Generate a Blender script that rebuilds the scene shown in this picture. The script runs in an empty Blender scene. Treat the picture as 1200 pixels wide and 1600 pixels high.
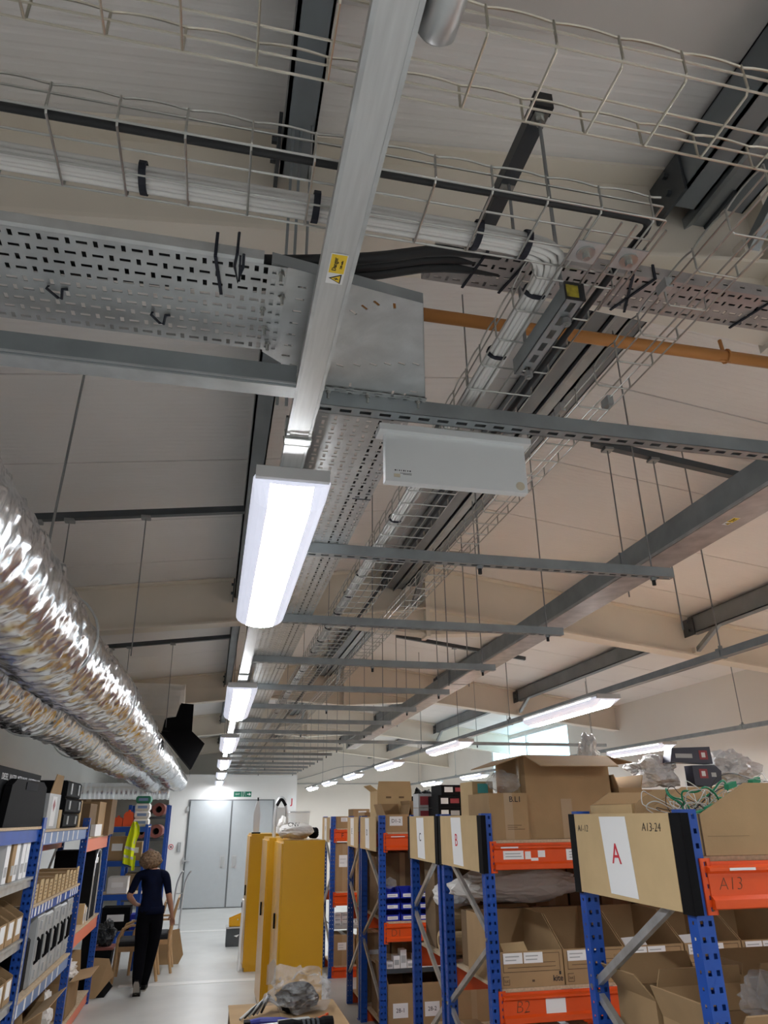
import bpy, math, random
from mathutils import Vector, Matrix, noise
random.seed(7)
R = math.radians
scene = bpy.context.scene
COL = scene.collection

# ------------------------------------------------------------------ camera
cam_d = bpy.data.cameras.new('camera')
cam = bpy.data.objects.new('camera', cam_d); COL.objects.link(cam)
cam_d.sensor_fit = 'VERTICAL'; cam_d.sensor_height = 36.0
cam_d.lens = 36.0 * 1110.0 / 1600.0
cam_d.clip_start = 0.05; cam_d.clip_end = 200
PITCH, YAW, ROLL = 0.4061269, 0.2239950, -0.0085104
fw = Vector((math.sin(YAW)*math.cos(PITCH), math.cos(YAW)*math.cos(PITCH), math.sin(PITCH)))
rt = Vector((math.cos(YAW), -math.sin(YAW), 0)); up = rt.cross(fw)
rt2 = rt*math.cos(ROLL) + up*math.sin(ROLL); up2 = up*math.cos(ROLL) - rt*math.sin(ROLL)
mw = Matrix((rt2, up2, -fw)).transposed().to_4x4(); mw.translation = Vector((0, 0, 2.0))
cam.matrix_world = mw
scene.camera = cam

# ------------------------------------------------------------------ world, exposure
world = bpy.data.worlds.new('world'); scene.world = world; world.use_nodes = True
bg = world.node_tree.nodes['Background']
bg.inputs['Color'].default_value = (0.74, 0.89, 0.96, 1); bg.inputs['Strength'].default_value = 6.0
scene.view_settings.view_transform = 'Standard'; scene.view_settings.look = 'None'
scene.view_settings.gamma = 1.0; scene.view_settings.use_curve_mapping = False
scene.view_settings.exposure = -0.05
scene.cycles.use_adaptive_sampling = True; scene.cycles.adaptive_threshold = 0.03; scene.cycles.use_light_tree = False
scene.cycles.diffuse_bounces = 6; scene.cycles.max_bounces = 8; scene.cycles.glossy_bounces = 3; scene.cycles.transparent_max_bounces = 8; scene.cycles.caustics_reflective = False; scene.cycles.caustics_refractive = False
LAMP = 58.0          # emission of the lit diffusers

# ------------------------------------------------------------------ materials
MATS = {}
def mat(name, col, rough=0.6, metal=0.0, var=0.0, vscale=8.0, bump=0.0, bscale=30.0, spec=0.5, stretch=None, emit=0.0, alpha=1.0, trans=0.0):
    m = bpy.data.materials.new(name); m.use_nodes = True
    nt = m.node_tree; b = nt.nodes['Principled BSDF']
    b.inputs['Base Color'].default_value = (*col, 1); b.inputs['Roughness'].default_value = rough
    b.inputs['Metallic'].default_value = metal; b.inputs['Specular IOR Level'].default_value = spec
    b.inputs['Alpha'].default_value = alpha; b.inputs['Transmission Weight'].default_value = trans
    if emit:
        b.inputs['Emission Color'].default_value = (*col, 1); b.inputs['Emission Strength'].default_value = emit
    if var or bump:
        tc = nt.nodes.new('ShaderNodeTexCoord'); mp = nt.nodes.new('ShaderNodeMapping')
        nt.links.new(tc.outputs['Object'], mp.inputs['Vector'])
        if stretch: mp.inputs['Scale'].default_value = stretch
    if var:
        n = nt.nodes.new('ShaderNodeTexNoise'); n.inputs['Scale'].default_value = vscale; n.inputs['Detail'].default_value = 5
        nt.links.new(mp.outputs['Vector'], n.inputs['Vector'])
        r = nt.nodes.new('ShaderNodeValToRGB')
        r.color_ramp.elements[0].position = 0.3; r.color_ramp.elements[1].position = 0.72
        r.color_ramp.elements[0].color = (*[max(0, c*(1-var)) for c in col], 1)
        r.color_ramp.elements[1].color = (*[min(1, c*(1+var)) for c in col], 1)
        nt.links.new(n.outputs['Fac'], r.inputs['Fac']); nt.links.new(r.outputs['Color'], b.inputs['Base Color'])
    if bump:
        n2 = nt.nodes.new('ShaderNodeTexNoise'); n2.inputs['Scale'].default_value = bscale; n2.inputs['Detail'].default_value = 4
        nt.links.new(mp.outputs['Vector'], n2.inputs['Vector'])
        bp = nt.nodes.new('ShaderNodeBump'); bp.inputs['Strength'].default_value = bump; bp.inputs['Distance'].default_value = 0.01
        nt.links.new(n2.outputs['Fac'], bp.inputs['Height']); nt.links.new(bp.outputs['Normal'], b.inputs['Normal'])
    MATS[name] = m
    return m

mat('roof_sheet', (0.87, 0.842, 0.822), 0.42, var=0.03, vscale=1.5)
mat('smooth_sheet', (0.62, 0.585, 0.56), 0.5, var=0.03, vscale=1.2)
mat('rafter_paint', (0.78, 0.72, 0.63), 0.55, var=0.03, vscale=2)
mat('plate_paint', (0.82, 0.755, 0.66), 0.5)
mat('purlin_steel', (0.20, 0.225, 0.245), 0.42, 0.4, var=0.15, vscale=3)
mat('dark_steel', (0.075, 0.085, 0.095), 0.45, 0.4, var=0.15, vscale=5)
mat('galv', (0.56, 0.58, 0.585), 0.38, 0.75, var=0.14, vscale=14, bump=0.08, bscale=60)
mat('galv_brushed', (0.62, 0.63, 0.63), 0.34, 0.8, var=0.07, vscale=9, stretch=(14, 1, 14))
mat('galv_dark', (0.34, 0.37, 0.385), 0.42, 0.7, var=0.12, vscale=10)
mat('galv_pink', (0.46, 0.43, 0.42), 0.42, 0.6, var=0.2, vscale=12)
mat('wire_zinc', (0.50, 0.50, 0.475), 0.28, 1.0)
mat('wire_warm', (0.58, 0.545, 0.46), 0.28, 0.95)
mat('rod_steel', (0.30, 0.31, 0.315), 0.45, 0.6)
mat('white_cable', (0.72, 0.71, 0.69), 0.5)
mat('black_rubber', (0.012, 0.013, 0.015), 0.5)
mat('black_strap', (0.010, 0.012, 0.022), 0.7)
mat('white_paint', (0.84, 0.835, 0.82), 0.6, var=0.02, vscale=1)
mat('wall_cream', (0.80, 0.765, 0.71), 0.7, var=0.03, vscale=1)
mat('floor_epoxy', (0.53, 0.538, 0.52), 0.36, var=0.08, vscale=2.2, bump=0.02, bscale=6)
mat('floor_line', (0.72, 0.72, 0.70), 0.3)
mat('door_grey', (0.47, 0.50, 0.52), 0.45, var=0.02)
mat('door_gap', (0.22, 0.23, 0.24), 0.8)
mat('white_plastic', (0.80, 0.80, 0.80), 0.4)
mat('panel_white', (0.74, 0.76, 0.77), 0.45)
mat('lit_diffuser', (0.95, 0.97, 1.0), 0.4, emit=LAMP)
mat('added_uplight', (0.95, 0.97, 1.0), 0.4, emit=16.0)  # upward rim of the diffuser, glow added to brighten the roof sheets
mat('lit_side', (0.80, 0.83, 0.98), 0.4, emit=0.62)
mat('clip_plastic', (0.66, 0.66, 0.66), 0.4)
mat('orange_pipe', (0.55, 0.23, 0.06), 0.45, var=0.08, vscale=6)
mat('rack_blue', (0.006, 0.068, 0.37), 0.38, var=0.1, vscale=6)
mat('rack_orange', (0.74, 0.082, 0.006), 0.4, var=0.06, vscale=5)
mat('rack_orange_pale', (0.80, 0.22, 0.12), 0.45)
mat('label_blue', (0.20, 0.29, 0.50), 0.5)
mat('hole_dark', (0.006, 0.007, 0.012), 0.9)
mat('chipboard', (0.55, 0.42, 0.28), 0.8, var=0.18, vscale=60)
mat('card', (0.37, 0.24, 0.12), 0.85, var=0.09, vscale=5, bump=0.05, bscale=90)
mat('card_light', (0.56, 0.405, 0.215), 0.85, var=0.06, vscale=6)
mat('card_dark', (0.20, 0.13, 0.07), 0.9, var=0.1, vscale=5)
mat('card_tape', (0.40, 0.28, 0.16), 0.3)
mat('clear_tape', (0.52, 0.38, 0.22), 0.2)
mat('paper', (0.84, 0.84, 0.84), 0.7)
mat('ink', (0.02, 0.02, 0.025), 0.8)
mat('ink_brown', (0.10, 0.06, 0.035), 0.9)
mat('ink_red', (0.62, 0.03, 0.05), 0.7)
mat('yellow_paint', (0.61, 0.315, 0.008), 0.28, var=0.04, vscale=2)
mat('yellow_label', (0.86, 0.60, 0.03), 0.5)
mat('case_black', (0.007, 0.007, 0.008), 0.65, spec=0.08)
mat('yellow_old', (0.30, 0.24, 0.02), 0.6, var=0.5, vscale=60)
mat('case_grey', (0.42, 0.43, 0.43), 0.4, var=0.05)
mat('case_silver', (0.55, 0.56, 0.57), 0.35, 0.5)
mat('sign_green', (0.0, 0.16, 0.09), 0.5)
mat('sign_white', (0.85, 0.88, 0.86), 0.5)
mat('wood_beech', (0.50, 0.31, 0.15), 0.45, var=0.12, vscale=12)
mat('seat_black', (0.012, 0.012, 0.014), 0.8)
mat('hivis', (0.72, 0.82, 0.0), 0.7, emit=0.0)
mat('reflective', (0.55, 0.57, 0.58), 0.35, 0.4)
mat('can_orange', (0.85, 0.10, 0.02), 0.4)
mat('roll_red', (0.23, 0.075, 0.06), 0.8, var=0.15)
mat('navy', (0.003, 0.005, 0.018), 0.9, var=0.2, vscale=10, spec=0.1)
mat('trousers', (0.003, 0.003, 0.005), 0.95, spec=0.08)
mat('skin', (0.40, 0.20, 0.13), 0.55)
mat('hair', (0.18, 0.115, 0.065), 0.7, var=0.45, vscale=30, bump=0.6, bscale=40)
mat('shoe_sole', (0.33, 0.31, 0.28), 0.8)
mat('bin_blue', (0.012, 0.03, 0.40), 0.35)
mat('green_wire', (0.0, 0.20, 0.09), 0.5)
mat('grey_wire', (0.50, 0.50, 0.48), 0.5)
mat('box_navy', (0.015, 0.014, 0.035), 0.35)
mat('print_red', (0.30, 0.04, 0.05), 0.5)
mat('foam_white', (0.86, 0.83, 0.78), 0.7, var=0.04)
mat('bag_white', (0.72, 0.70, 0.67), 0.6, bump=0.3, bscale=25)
mat('bubble', (0.80, 0.80, 0.80), 0.25, bump=0.6, bscale=60, trans=0.25)
mat('tool_blue', (0.02, 0.03, 0.25), 0.4)
mat('green_lid', (0.03, 0.20, 0.12), 0.5)
mat('teal_label', (0.10, 0.55, 0.55), 0.5)
mat('brass_pale', (0.62, 0.55, 0.42), 0.5)
mat('orange_wire', (0.75, 0.18, 0.06), 0.5)

def clear_film(name, tint, fac):
    m = bpy.data.materials.new(name); m.use_nodes = True; nt = m.node_tree; nt.nodes.clear()
    o = nt.nodes.new('ShaderNodeOutputMaterial'); mx = nt.nodes.new('ShaderNodeMixShader')
    t = nt.nodes.new('ShaderNodeBsdfTransparent'); t.inputs['Color'].default_value = (*tint, 1)
    p = nt.nodes.new('ShaderNodeBsdfPrincipled'); p.inputs['Base Color'].default_value = (0.8, 0.8, 0.8, 1); p.inputs['Roughness'].default_value = 0.12
    n = nt.nodes.new('ShaderNodeTexNoise'); n.inputs['Scale'].default_value = 22; n.inputs['Detail'].default_value = 3
    bp = nt.nodes.new('ShaderNodeBump'); bp.inputs['Strength'].default_value = 0.7; bp.inputs['Distance'].default_value = 0.02
    nt.links.new(n.outputs['Fac'], bp.inputs['Height']); nt.links.new(bp.outputs['Normal'], p.inputs['Normal'])
    mx.inputs[0].default_value = fac
    nt.links.new(t.outputs[0], mx.inputs[1]); nt.links.new(p.outputs[0], mx.inputs[2]); nt.links.new(mx.outputs[0], o.inputs['Surface'])
    MATS[name] = m
clear_film('clear_bag', (0.93, 0.93, 0.93), 0.22)
clear_film('window_pane', (0.80, 0.93, 0.97), 0.12)

def foil_mat():
    m = bpy.data.materials.new('foil'); m.use_nodes = True; nt = m.node_tree; b = nt.nodes['Principled BSDF']
    b.inputs['Metallic'].default_value = 1.0; b.inputs['Roughness'].default_value = 0.25
    tc = nt.nodes.new('ShaderNodeTexCoord'); mp = nt.nodes.new('ShaderNodeMapping'); mp.inputs['Scale'].default_value = (1, 1.5, 1); mp.inputs['Rotation'].default_value = (0.5, 0, 0.4)
    nt.links.new(tc.outputs['Object'], mp.inputs['Vector'])
    n = nt.nodes.new('ShaderNodeTexNoise'); n.noise_type = 'RIDGED_MULTIFRACTAL'; n.inputs['Scale'].default_value = 9; n.inputs['Detail'].default_value = 6; n.inputs['Distortion'].default_value = 0.6
    nt.links.new(mp.outputs['Vector'], n.inputs['Vector'])
    ad = nt.nodes.new('ShaderNodeMath'); ad.operation = 'MULTIPLY'; ad.inputs[1].default_value = 1.0
    nt.links.new(n.outputs['Fac'], ad.inputs[0])
    bp = nt.nodes.new('ShaderNodeBump'); bp.inputs['Strength'].default_value = 0.55; bp.inputs['Distance'].default_value = 0.012
    nt.links.new(ad.outputs[0], bp.inputs['Height']); nt.links.new(bp.outputs['Normal'], b.inputs['Normal'])
    # gold reflections painted into the foil colour as patches (vertex colour painted per duct)
    at = nt.nodes.new('ShaderNodeAttribute'); at.attribute_name = 'painted_glint'
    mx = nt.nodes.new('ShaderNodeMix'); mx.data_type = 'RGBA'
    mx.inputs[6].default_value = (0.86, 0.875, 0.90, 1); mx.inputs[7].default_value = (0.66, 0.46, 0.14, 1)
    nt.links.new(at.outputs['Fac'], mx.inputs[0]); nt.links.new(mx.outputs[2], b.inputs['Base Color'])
    MATS['foil'] = m
foil_mat()

# ------------------------------------------------------------------ mesh helpers
class MB:
    def __init__(s): s.v = []; s.f = []; s.mi = []; s.cur = 0
    def add(s, vs, fs):
        o = len(s.v); s.v += [Vector(a) for a in vs]
        for f in fs: s.f.append([o+i for i in f]); s.mi.append(s.cur)
    def box(s, x0, x1, y0, y1, z0, z1):
        s.add([(x0,y0,z0),(x1,y0,z0),(x1,y1,z0),(x0,y1,z0),(x0,y0,z1),(x1,y0,z1),(x1,y1,z1),(x0,y1,z1)],
              [(0,3,2,1),(4,5,6,7),(0,1,5,4),(1,2,6,5),(2,3,7,6),(3,0,4,7)]); return s
    def obox(s, c, u, v, w):            # centre and three half vectors
        c, u, v, w = map(Vector, (c, u, v, w))
        s.add([c-u-v-w, c+u-v-w, c+u+v-w, c-u+v-w, c-u-v+w, c+u-v+w, c+u+v+w, c-u+v+w],
              [(0,3,2,1),(4,5,6,7),(0,1,5,4),(1,2,6,5),(2,3,7,6),(3,0,4,7)]); return s
    def bar(s, p, q, w, h, upv=(0,0,1)):
        p, q = Vector(p), Vector(q); d = q-p; t = d.normalized(); upv = Vector(upv)
        a = t.cross(upv)
        if a.length < 1e-4: a = t.cross(Vector((1,0,0)))
        a.normalize(); b = a.cross(t).normalized()
        return s.obox((p+q)/2, d/2, a*w/2, b*h/2)
    def tube(s, pts, r, n=8, cap=True, closed=False):
        pts = [Vector(p) for p in pts]; m = len(pts); o = len(s.v); prev = None
        for i, p in enumerate(pts):
            if closed: t = (pts[(i+1) % m]-pts[i-1])
            else: t = pts[min(i+1, m-1)]-pts[max(i-1, 0)]
            if t.length < 1e-9: t = Vector((0,0,1))
            t.normalize()
            if prev is None:
                a = t.cross(Vector((0,0,1)))
                if a.length < 0.05: a = t.cross(Vector((1,0,0)))
            else: a = prev - t*prev.dot(t)
            a.normalize(); prev = a; b = t.cross(a)
            rr = r[i] if isinstance(r, (list, tuple)) else r
            for k in range(n):
                an = 2*math.pi*k/n; s.v.append(p + (a*math.cos(an)+b*math.sin(an))*rr)
        for i in range(m if closed else m-1):
            j = (i+1) % m
            for k in range(n):
                k2 = (k+1) % n
                s.f.append([o+i*n+k, o+i*n+k2, o+j*n+k2, o+j*n+k]); s.mi.append(s.cur)
        if cap and not closed:
            s.f.append([o+k for k in range(n)][::-1]); s.mi.append(s.cur)
            s.f.append([o+(m-1)*n+k for k in range(n)]); s.mi.append(s.cur)
        return s
    def prism(s, poly, vec):
        vec = Vector(vec); poly = [Vector(p) for p in poly]; n = len(poly)
        s.add(poly + [p+vec for p in poly], [list(range(n))[::-1], list(range(n, 2*n))] + [(i, (i+1) % n, n+(i+1) % n, n+i) for i in range(n)])
        return s
    def loft(s, rings, closed=True, cap=True):
        o = len(s.v); n = len(rings[0])
        for r in rings: s.v += [Vector(p) for p in r]
        for i in range(len(rings)-1):
            for k in range(n if closed else n-1):
                k2 = (k+1) % n; s.f.append([o+i*n+k, o+i*n+k2, o+(i+1)*n+k2, o+(i+1)*n+k]); s.mi.append(s.cur)
        if cap:
            s.f.append([o+k for k in range(n)][::-1]); s.mi.append(s.cur)
            b = o+(len(rings)-1)*n; s.f.append([b+k for k in range(n)]); s.mi.append(s.cur)
        return s
    def holed(s, org, eu, ev, nu, nv, cu, cv, slot):
        """plate of nu x nv cells (cu, cv wide) from org along unit vectors eu, ev; slot(i, j) -> (du, dv) hole half sizes or None"""
        org, eu, ev = map(Vector, (org, eu, ev))
        for j in range(nv):
            for i in range(nu):
                c = org + eu*(cu*(i+.5)) + ev*(cv*(j+.5)); h = slot(i, j)
                U, V = eu*cu/2, ev*cv/2
                if h is None: s.add([c-U-V, c+U-V, c+U+V, c-U+V], [(0,1,2,3)]); continue
                a, b = eu*h[0], ev*h[1]
                s.add([c-U-V, c+U-V, c+U+V, c-U+V, c-a-b, c+a-b, c+a+b, c-a+b], [(0,1,5,4),(1,2,6,5),(2,3,7,6),(3,0,4,7)])
        return s
    def mesh(s, name, mats, smooth=False, off=(0,0,0)):
        off = Vector(off); me = bpy.data.meshes.new(name)
        me.from_pydata([v-off for v in s.v], [], s.f)
        if not isinstance(mats, (list, tuple)): mats = [mats]
        for m in mats: me.materials.append(MATS[m])
        if len(mats) > 1: me.polygons.foreach_set('material_index', s.mi)
        if smooth: me.polygons.foreach_set('use_smooth', [True]*len(me.polygons))
        me.update(); return me
    def build(s, name, mats, parent=None, smooth=False, org=None):
        off = WLOC.get(parent.name, Vector((0,0,0))) if parent else Vector(org or (0,0,0))
        o = bpy.data.objects.new(name, s.mesh(name, mats, smooth, off)); COL.objects.link(o)
        if parent: o.parent = parent
        else: o.location = off
        WLOC[o.name] = off
        return o
WLOC = {}
def tag(o, label=None, cat=None, group=None, kind=None):
    if label: o['label'] = label
    if cat: o['category'] = cat
    if group: o['group'] = group
    if kind: o['kind'] = kind
    return o
def thing(name, label, cat, loc, group=None):
    o = bpy.data.objects.new(name, None); COL.objects.link(o); o.location = loc; o.empty_display_size = 0.1
    WLOC[o.name] = Vector(loc)
    return tag(o, label, cat, group)
def struct(name, mb, mats, parent=None, **k):
    o = mb.build(name, mats, parent, **k)
    if not parent: o['kind'] = 'structure'
    return o
def part_copy(o, name, parent, loc=(0,0,0), rot=None):
    c = bpy.data.objects.new(name, o.data); COL.objects.link(c); c.parent = parent; c.location = loc
    if rot: c.rotation_euler = rot
    WLOC[c.name] = WLOC.get(parent.name, Vector()) + Vector(loc)
    return c
def copy_tree(o, parent=None, loc=None, label=None):
    c = o.copy(); COL.objects.link(c); c.parent = parent
    if loc is not None: c.location = loc
    if label: c['label'] = label
    WLOC[c.name] = Vector(c.location)
    for ch in list(o.children): copy_tree(ch, c)
    return c
def B(x0, x1, y0, y1, z0, z1): return MB().box(x0, x1, y0, y1, z0, z1)
def text(body, size, c, xdir, ydir, m, parent, name='lettering', shear=0.0, bold=0.0):
    cu = bpy.data.curves.new(name, 'FONT'); cu.body = body; cu.size = size; cu.align_x = 'CENTER'; cu.align_y = 'CENTER'
    cu.extrude = 0.0004; cu.shear = shear; cu.offset = bold; cu.resolution_u = 3
    cu.materials.append(MATS[m]); o = bpy.data.objects.new(name, cu); COL.objects.link(o)
    dg = bpy.context.evaluated_depsgraph_get(); me = bpy.data.meshes.new_from_object(o.evaluated_get(dg)); bpy.data.objects.remove(o); bpy.data.curves.remove(cu)
    me.materials.clear(); me.materials.append(MATS[m]); o = bpy.data.objects.new(name, me); COL.objects.link(o)
    x = Vector(xdir).normalized(); y = Vector(ydir).normalized(); z = x.cross(y)
    M = Matrix((x, y, z)).transposed().to_4x4(); M.translation = Vector(c) - WLOC.get(parent.name, Vector())
    o.parent = parent; o.matrix_local = M
    return o
ORD = ['first','second','third','fourth','fifth','sixth','seventh','eighth','ninth','tenth','eleventh','twelfth','thirteenth','fourteenth','fifteenth','sixteenth','seventeenth','eighteenth']
# ------------------------------------------------------------------ the setting
RX = 2.03                                   # ridge line
XL, XR, YB, YG = -2.97, 7.0, -6.6, 25.2     # walls
def zr(x): return 4.47 - 0.13*abs(x-RX)
FR = [-3.2, 1.88, 7.0, 12.05, 17.1, 22.15]  # portal frames

floor = struct('floor', B(XL-.1, XR+.1, YB-.1, YG+.1, -0.1, 0), 'floor_epoxy')
for k, (y, x0, x1) in enumerate(((16.3, -0.9, 0.75), (11.45, -1.0, 1.6))):
    B(x0, x1, y-0.09, y+0.09, 0.0, 0.003).build('floor_marking', 'floor_line', floor)

def gable(y0, y1):
    m = MB(); m.prism([(XL,y0,0),(XR,y0,0),(XR,y0,zr(XR)+.1),(RX,y0,zr(RX)+.1),(XL,y0,zr(XL)+.1)], (0,y1-y0,0)); return m
struct('wall_left', B(XL-.15, XL, YB, YG, 0, zr(XL)+.12), 'white_paint')
WY0, WY1, WZ0, WZ1 = 13.95, 18.4, 2.98, 3.78
wr = MB(); wr.box(XR, XR+.15, YB, WY0, 0, zr(XR)+.12); wr.box(XR, XR+.15, WY1, YG, 0, zr(XR)+.12)
wr.box(XR, XR+.15, WY0, WY1, 0, WZ0); wr.box(XR, XR+.15, WY0, WY1, WZ1, zr(XR)+.12)
struct('wall_right', wr, 'wall_cream')
struct('wall_far', gable(YG, YG+.15), 'wall_cream')
struct('wall_back', gable(YB-.15, YB), 'white_paint')
wfm = MB(); nb = 2
wfm.box(XR+.02, XR+.10, WY0, WY0+.06, WZ0, WZ1); wfm.box(XR+.02, XR+.10, WY1-.06, WY1, WZ0, WZ1)
wfm.box(XR+.02, XR+.10, WY0, WY1, WZ0, WZ0+.06); wfm.box(XR+.02, XR+.10, WY0, WY1, WZ1-.05, WZ1)
for i in range(1, nb):
    y = WY0 + (WY1-WY0)*i/nb; wfm.box(XR+.03, XR+.09, y-.03, y+.03, WZ0+.06, WZ1-.05)
win = struct('window_1', wfm, 'white_plastic')
for i in range(nb):
    y0 = WY0+(WY1-WY0)*i/nb+.06; y1 = WY0+(WY1-WY0)*(i+1)/nb-.03
    B(XR+.05, XR+.06, y0, y1, WZ0+.06, WZ1-.05).build('pane', 'window_pane', win)

# room block at the far end with its doors
BY = 20.2
blk = MB(); blk.box(-1.06, 2.17, BY, YG, 0, 3.06)
block = struct('wall_block', blk, 'white_paint')
B(-1.06, 2.17, BY-.012, BY, 3.0, 3.06).build('coping', 'white_plastic', block)
d1 = MB(); d1.box(-0.56, 1.60, BY-.03, BY-.002, 0, 2.46)
door = struct('door_1', d1, 'door_gap')
for (x0, x1, xh) in ((-0.52, 0.50, 0.37), (0.54, 1.56, 0.66)):
    lf = B(x0, x1, BY-.06, BY-.03, 0.02, 2.43).build('door_leaf', 'door_grey', door)
    for dz in (0.0,):
        hp = MB(); hp.box(xh-.06, xh+.06, BY-.068, BY-.06, 0.88, 1.16); hp.build('pull_plate', 'case_silver', door)
        B(xh-.035, xh+.035, BY-.076, BY-.068, 0.91, 1.13).build('recess', 'case_grey', door)
hg = MB(); hg.box(-0.60, -0.55, BY-.07, BY-.03, 2.18, 2.30); hg.build('hinge', 'case_silver', door)
hg = MB(); hg.box(-0.60, -0.55, BY-.07, BY-.03, 0.98, 1.12); hg.bar((-0.56,BY-.09,1.05),(-0.42,BY-.09,1.05),.03,.03); hg.build('latch', 'case_silver', door)

# roof sheets
ceil = MB()
for s, xe in ((-1, XL-.15), (1, XR+.15)):
    ceil.prism([(RX,YB-.15,zr(RX)+.07),(xe,YB-.15,zr(xe)+.07),(xe,YB-.15,zr(xe)+.12),(RX,YB-.15,zr(RX)+.12)], (0,YG-YB+.3,0))
ceiling = struct('ceiling', ceil, 'roof_sheet')
def panel_mesh(xe, ribs):
    m = MB(); prof = [(0, -0.025), (0.005, -0.025), (0.006, 0.012)]
    if ribs:
        y = 0.03
        while y < 0.99: prof += [(y, 0.012), (y+.022, 0.012), (y+.030, 0.0106), (y+.040, 0.0106)]; y += 0.048
    else: prof += [(0.012, 0.012), (0.99, 0.012)]
    prof += [(0.994, 0.012), (0.995, -0.025), (1.0, -0.025)]
    a = [(RX, p, zr(RX)-q+.012) for p, q in prof]; b = [(xe, p, zr(xe)-q+.012) for p, q in prof]
    n = len(prof); m.add(a+b, [(i, i+1, n+i+1, n+i) for i in range(n-1)])
    m.add([a[0], a[-1], b[-1], b[0], *[(x, y, z+.05) for x, y, z in (a[0], a[-1], b[-1], b[0])]], [(4,5,6,7),(0,1,5,4),(1,2,6,5),(2,3,7,6),(3,0,4,7)])
    return m
pl = panel_mesh(XL, True); pr = panel_mesh(XR, True); sl = panel_mesh(XL, False); sr = panel_mesh(XR, False)
meshes = {('l',1): pl.mesh('ceiling_panel','roof_sheet'), ('r',1): pr.mesh('ceiling_panel','roof_sheet'), ('l',0): sl.mesh('ceiling_panel','smooth_sheet'), ('r',0): sr.mesh('ceiling_panel','smooth_sheet')}
for k in range(-8, 24):
    for s in 'lr':
        o = bpy.data.objects.new('ceiling_panel', meshes[(s, 1 if k >= 0 else 0)]); COL.objects.link(o); o.parent = ceiling
        o.location = (0, 1.33+k, 0 if k >= 0 else -0.025)

# portal frames
FN = ['out of view behind the camera', 'nearest, crossing above the wire baskets', 'second, behind the white blank panel', 'third, beyond the end of the large steel trunking', 'fourth, in the daylight from the side window', 'last, over the far room block']
for k, y in enumerate(FR):
    if k == 0: continue
    root = thing('portal_rafter', 'cream painted steel portal rafter, '+FN[k], 'rafter', (RX, y, 4.0), 'portal rafters under the roof')
    wb = MB()
    for s, xe in ((-1, XL), (1, XR)):
        zb = 3.40
        wb.prism([(RX, y-.009, 4.0),(xe, y-.009, zb),(xe, y-.009, zr(xe)),(RX, y-.009, zr(RX))], (0,.018,0))
    wb.build('web', 'rafter_paint', root)
    for s, xe in ((-1, XL), (1, XR)):
        zb = 3.40
        f = MB(); f.bar((RX, y, 4.0),(xe, y, zb), .19, .018); f.build('bottom_flange', 'plate_paint', root)
        f = MB(); f.bar((RX, y, zr(RX)-.012),(xe, y, zr(xe)-.012), .19, .016); f.build('top_flange', 'plate_paint', root)
    h = MB(); h.prism([(RX-1.45, y-.008, 4.0-.119*1.45),(RX, y-.008, 3.73),(RX+1.45, y-.008, 4.0-.119*1.45),(RX, y-.008, 4.0)], (0,.016,0))
    h.bar((RX-1.45,y,4.0-.119*1.45),(RX,y,3.73),.16,.016); h.bar((RX+1.45,y,4.0-.119*1.45),(RX,y,3.73),.16,.016)
    h.build('apex_haunch', 'rafter_paint', root)
    e = MB(); e.box(RX-.022, RX+.022, y-.1, y+.1, 3.70, 4.40); e.build('apex_plate', 'plate_paint', root)

# purlins between the frames
PX = [0.06, 1.58, 1.80, 3.62, 5.08]
PN = ['above the first row of lamps','left of the ridge','right of the ridge','above the large steel trunking','above the second row of lamps']
for i, x in enumerate(PX):
    root = thing('purlin', 'dark grey steel roof purlin running lengthwise '+PN[i], 'purlin', (x, FR[1], zr(x)-.2), 'roof purlins')
    zt = zr(x) - .03
    ends = [YB]+FR[1:]+[YG]
    for a, b in zip(ends[:-1], ends[1:]):
        m = MB(); y0, y1 = a+.10, b-.10
        m.box(x-.006, x+.006, y0, y1, zt-.19, zt); m.box(x-.006, x+.075, y0, y1, zt-.008, zt); m.box(x-.006, x+.095, y0, y1, zt-.19, zt-.182); m.box(x+.087, x+.095, y0, y1, zt-.19, zt-.165)
        m.build('purlin_length', 'purlin_steel', root)
    for f in FR[1:]:
        m = MB(); m.box(x-.022, x-.010, f-.20, f-.012, zt-.21, zt-.02)
        for q in (-.06, -.15): m.tube([(x-.040,f-.12,zt+q),(x-.022,f-.12,zt+q)], .014, 6)
        m.build('cleat', 'dark_steel', root)
rs = thing('ridge_soffit', 'grey folded strip closing the ridge between its two purlins', 'soffit', (1.73, 5, 4.2)); m = MB(); m.prism([(1.685,YB,4.18),(1.73,YB,4.215),(1.785,YB,4.215),(1.785,YB,4.235),(1.685,YB,4.235)], (0,YG-YB,0)); m.build('strip', 'galv_dark', rs)
for k, f in enumerate(FR[1:5]):
    for x in (1.83, 5.08):
        st = thing('rafter_stay', 'pair of steel stays bracing the %s rafter, %s' % (ORD[k], 'at the ridge' if x < 3 else 'over the second lamp row'), 'stay', (x, f, 3.9), 'rafter stays')
        zb = 4.0-.119*abs(x-RX)
        for s in (-1, 1):
            m = MB(); m.bar((x+.04, f+s*.55, zr(x)-.2), (x+.04, f+s*.1, zb+.03), .045, .045); m.build('stay', 'galv_dark', st)
            m = MB(); m.box(x+.0, x+.08, f+s*.1-.03, f+s*.1+.03, zb+.009, zb+.07); m.build('foot', 'plate_paint', st)

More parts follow.
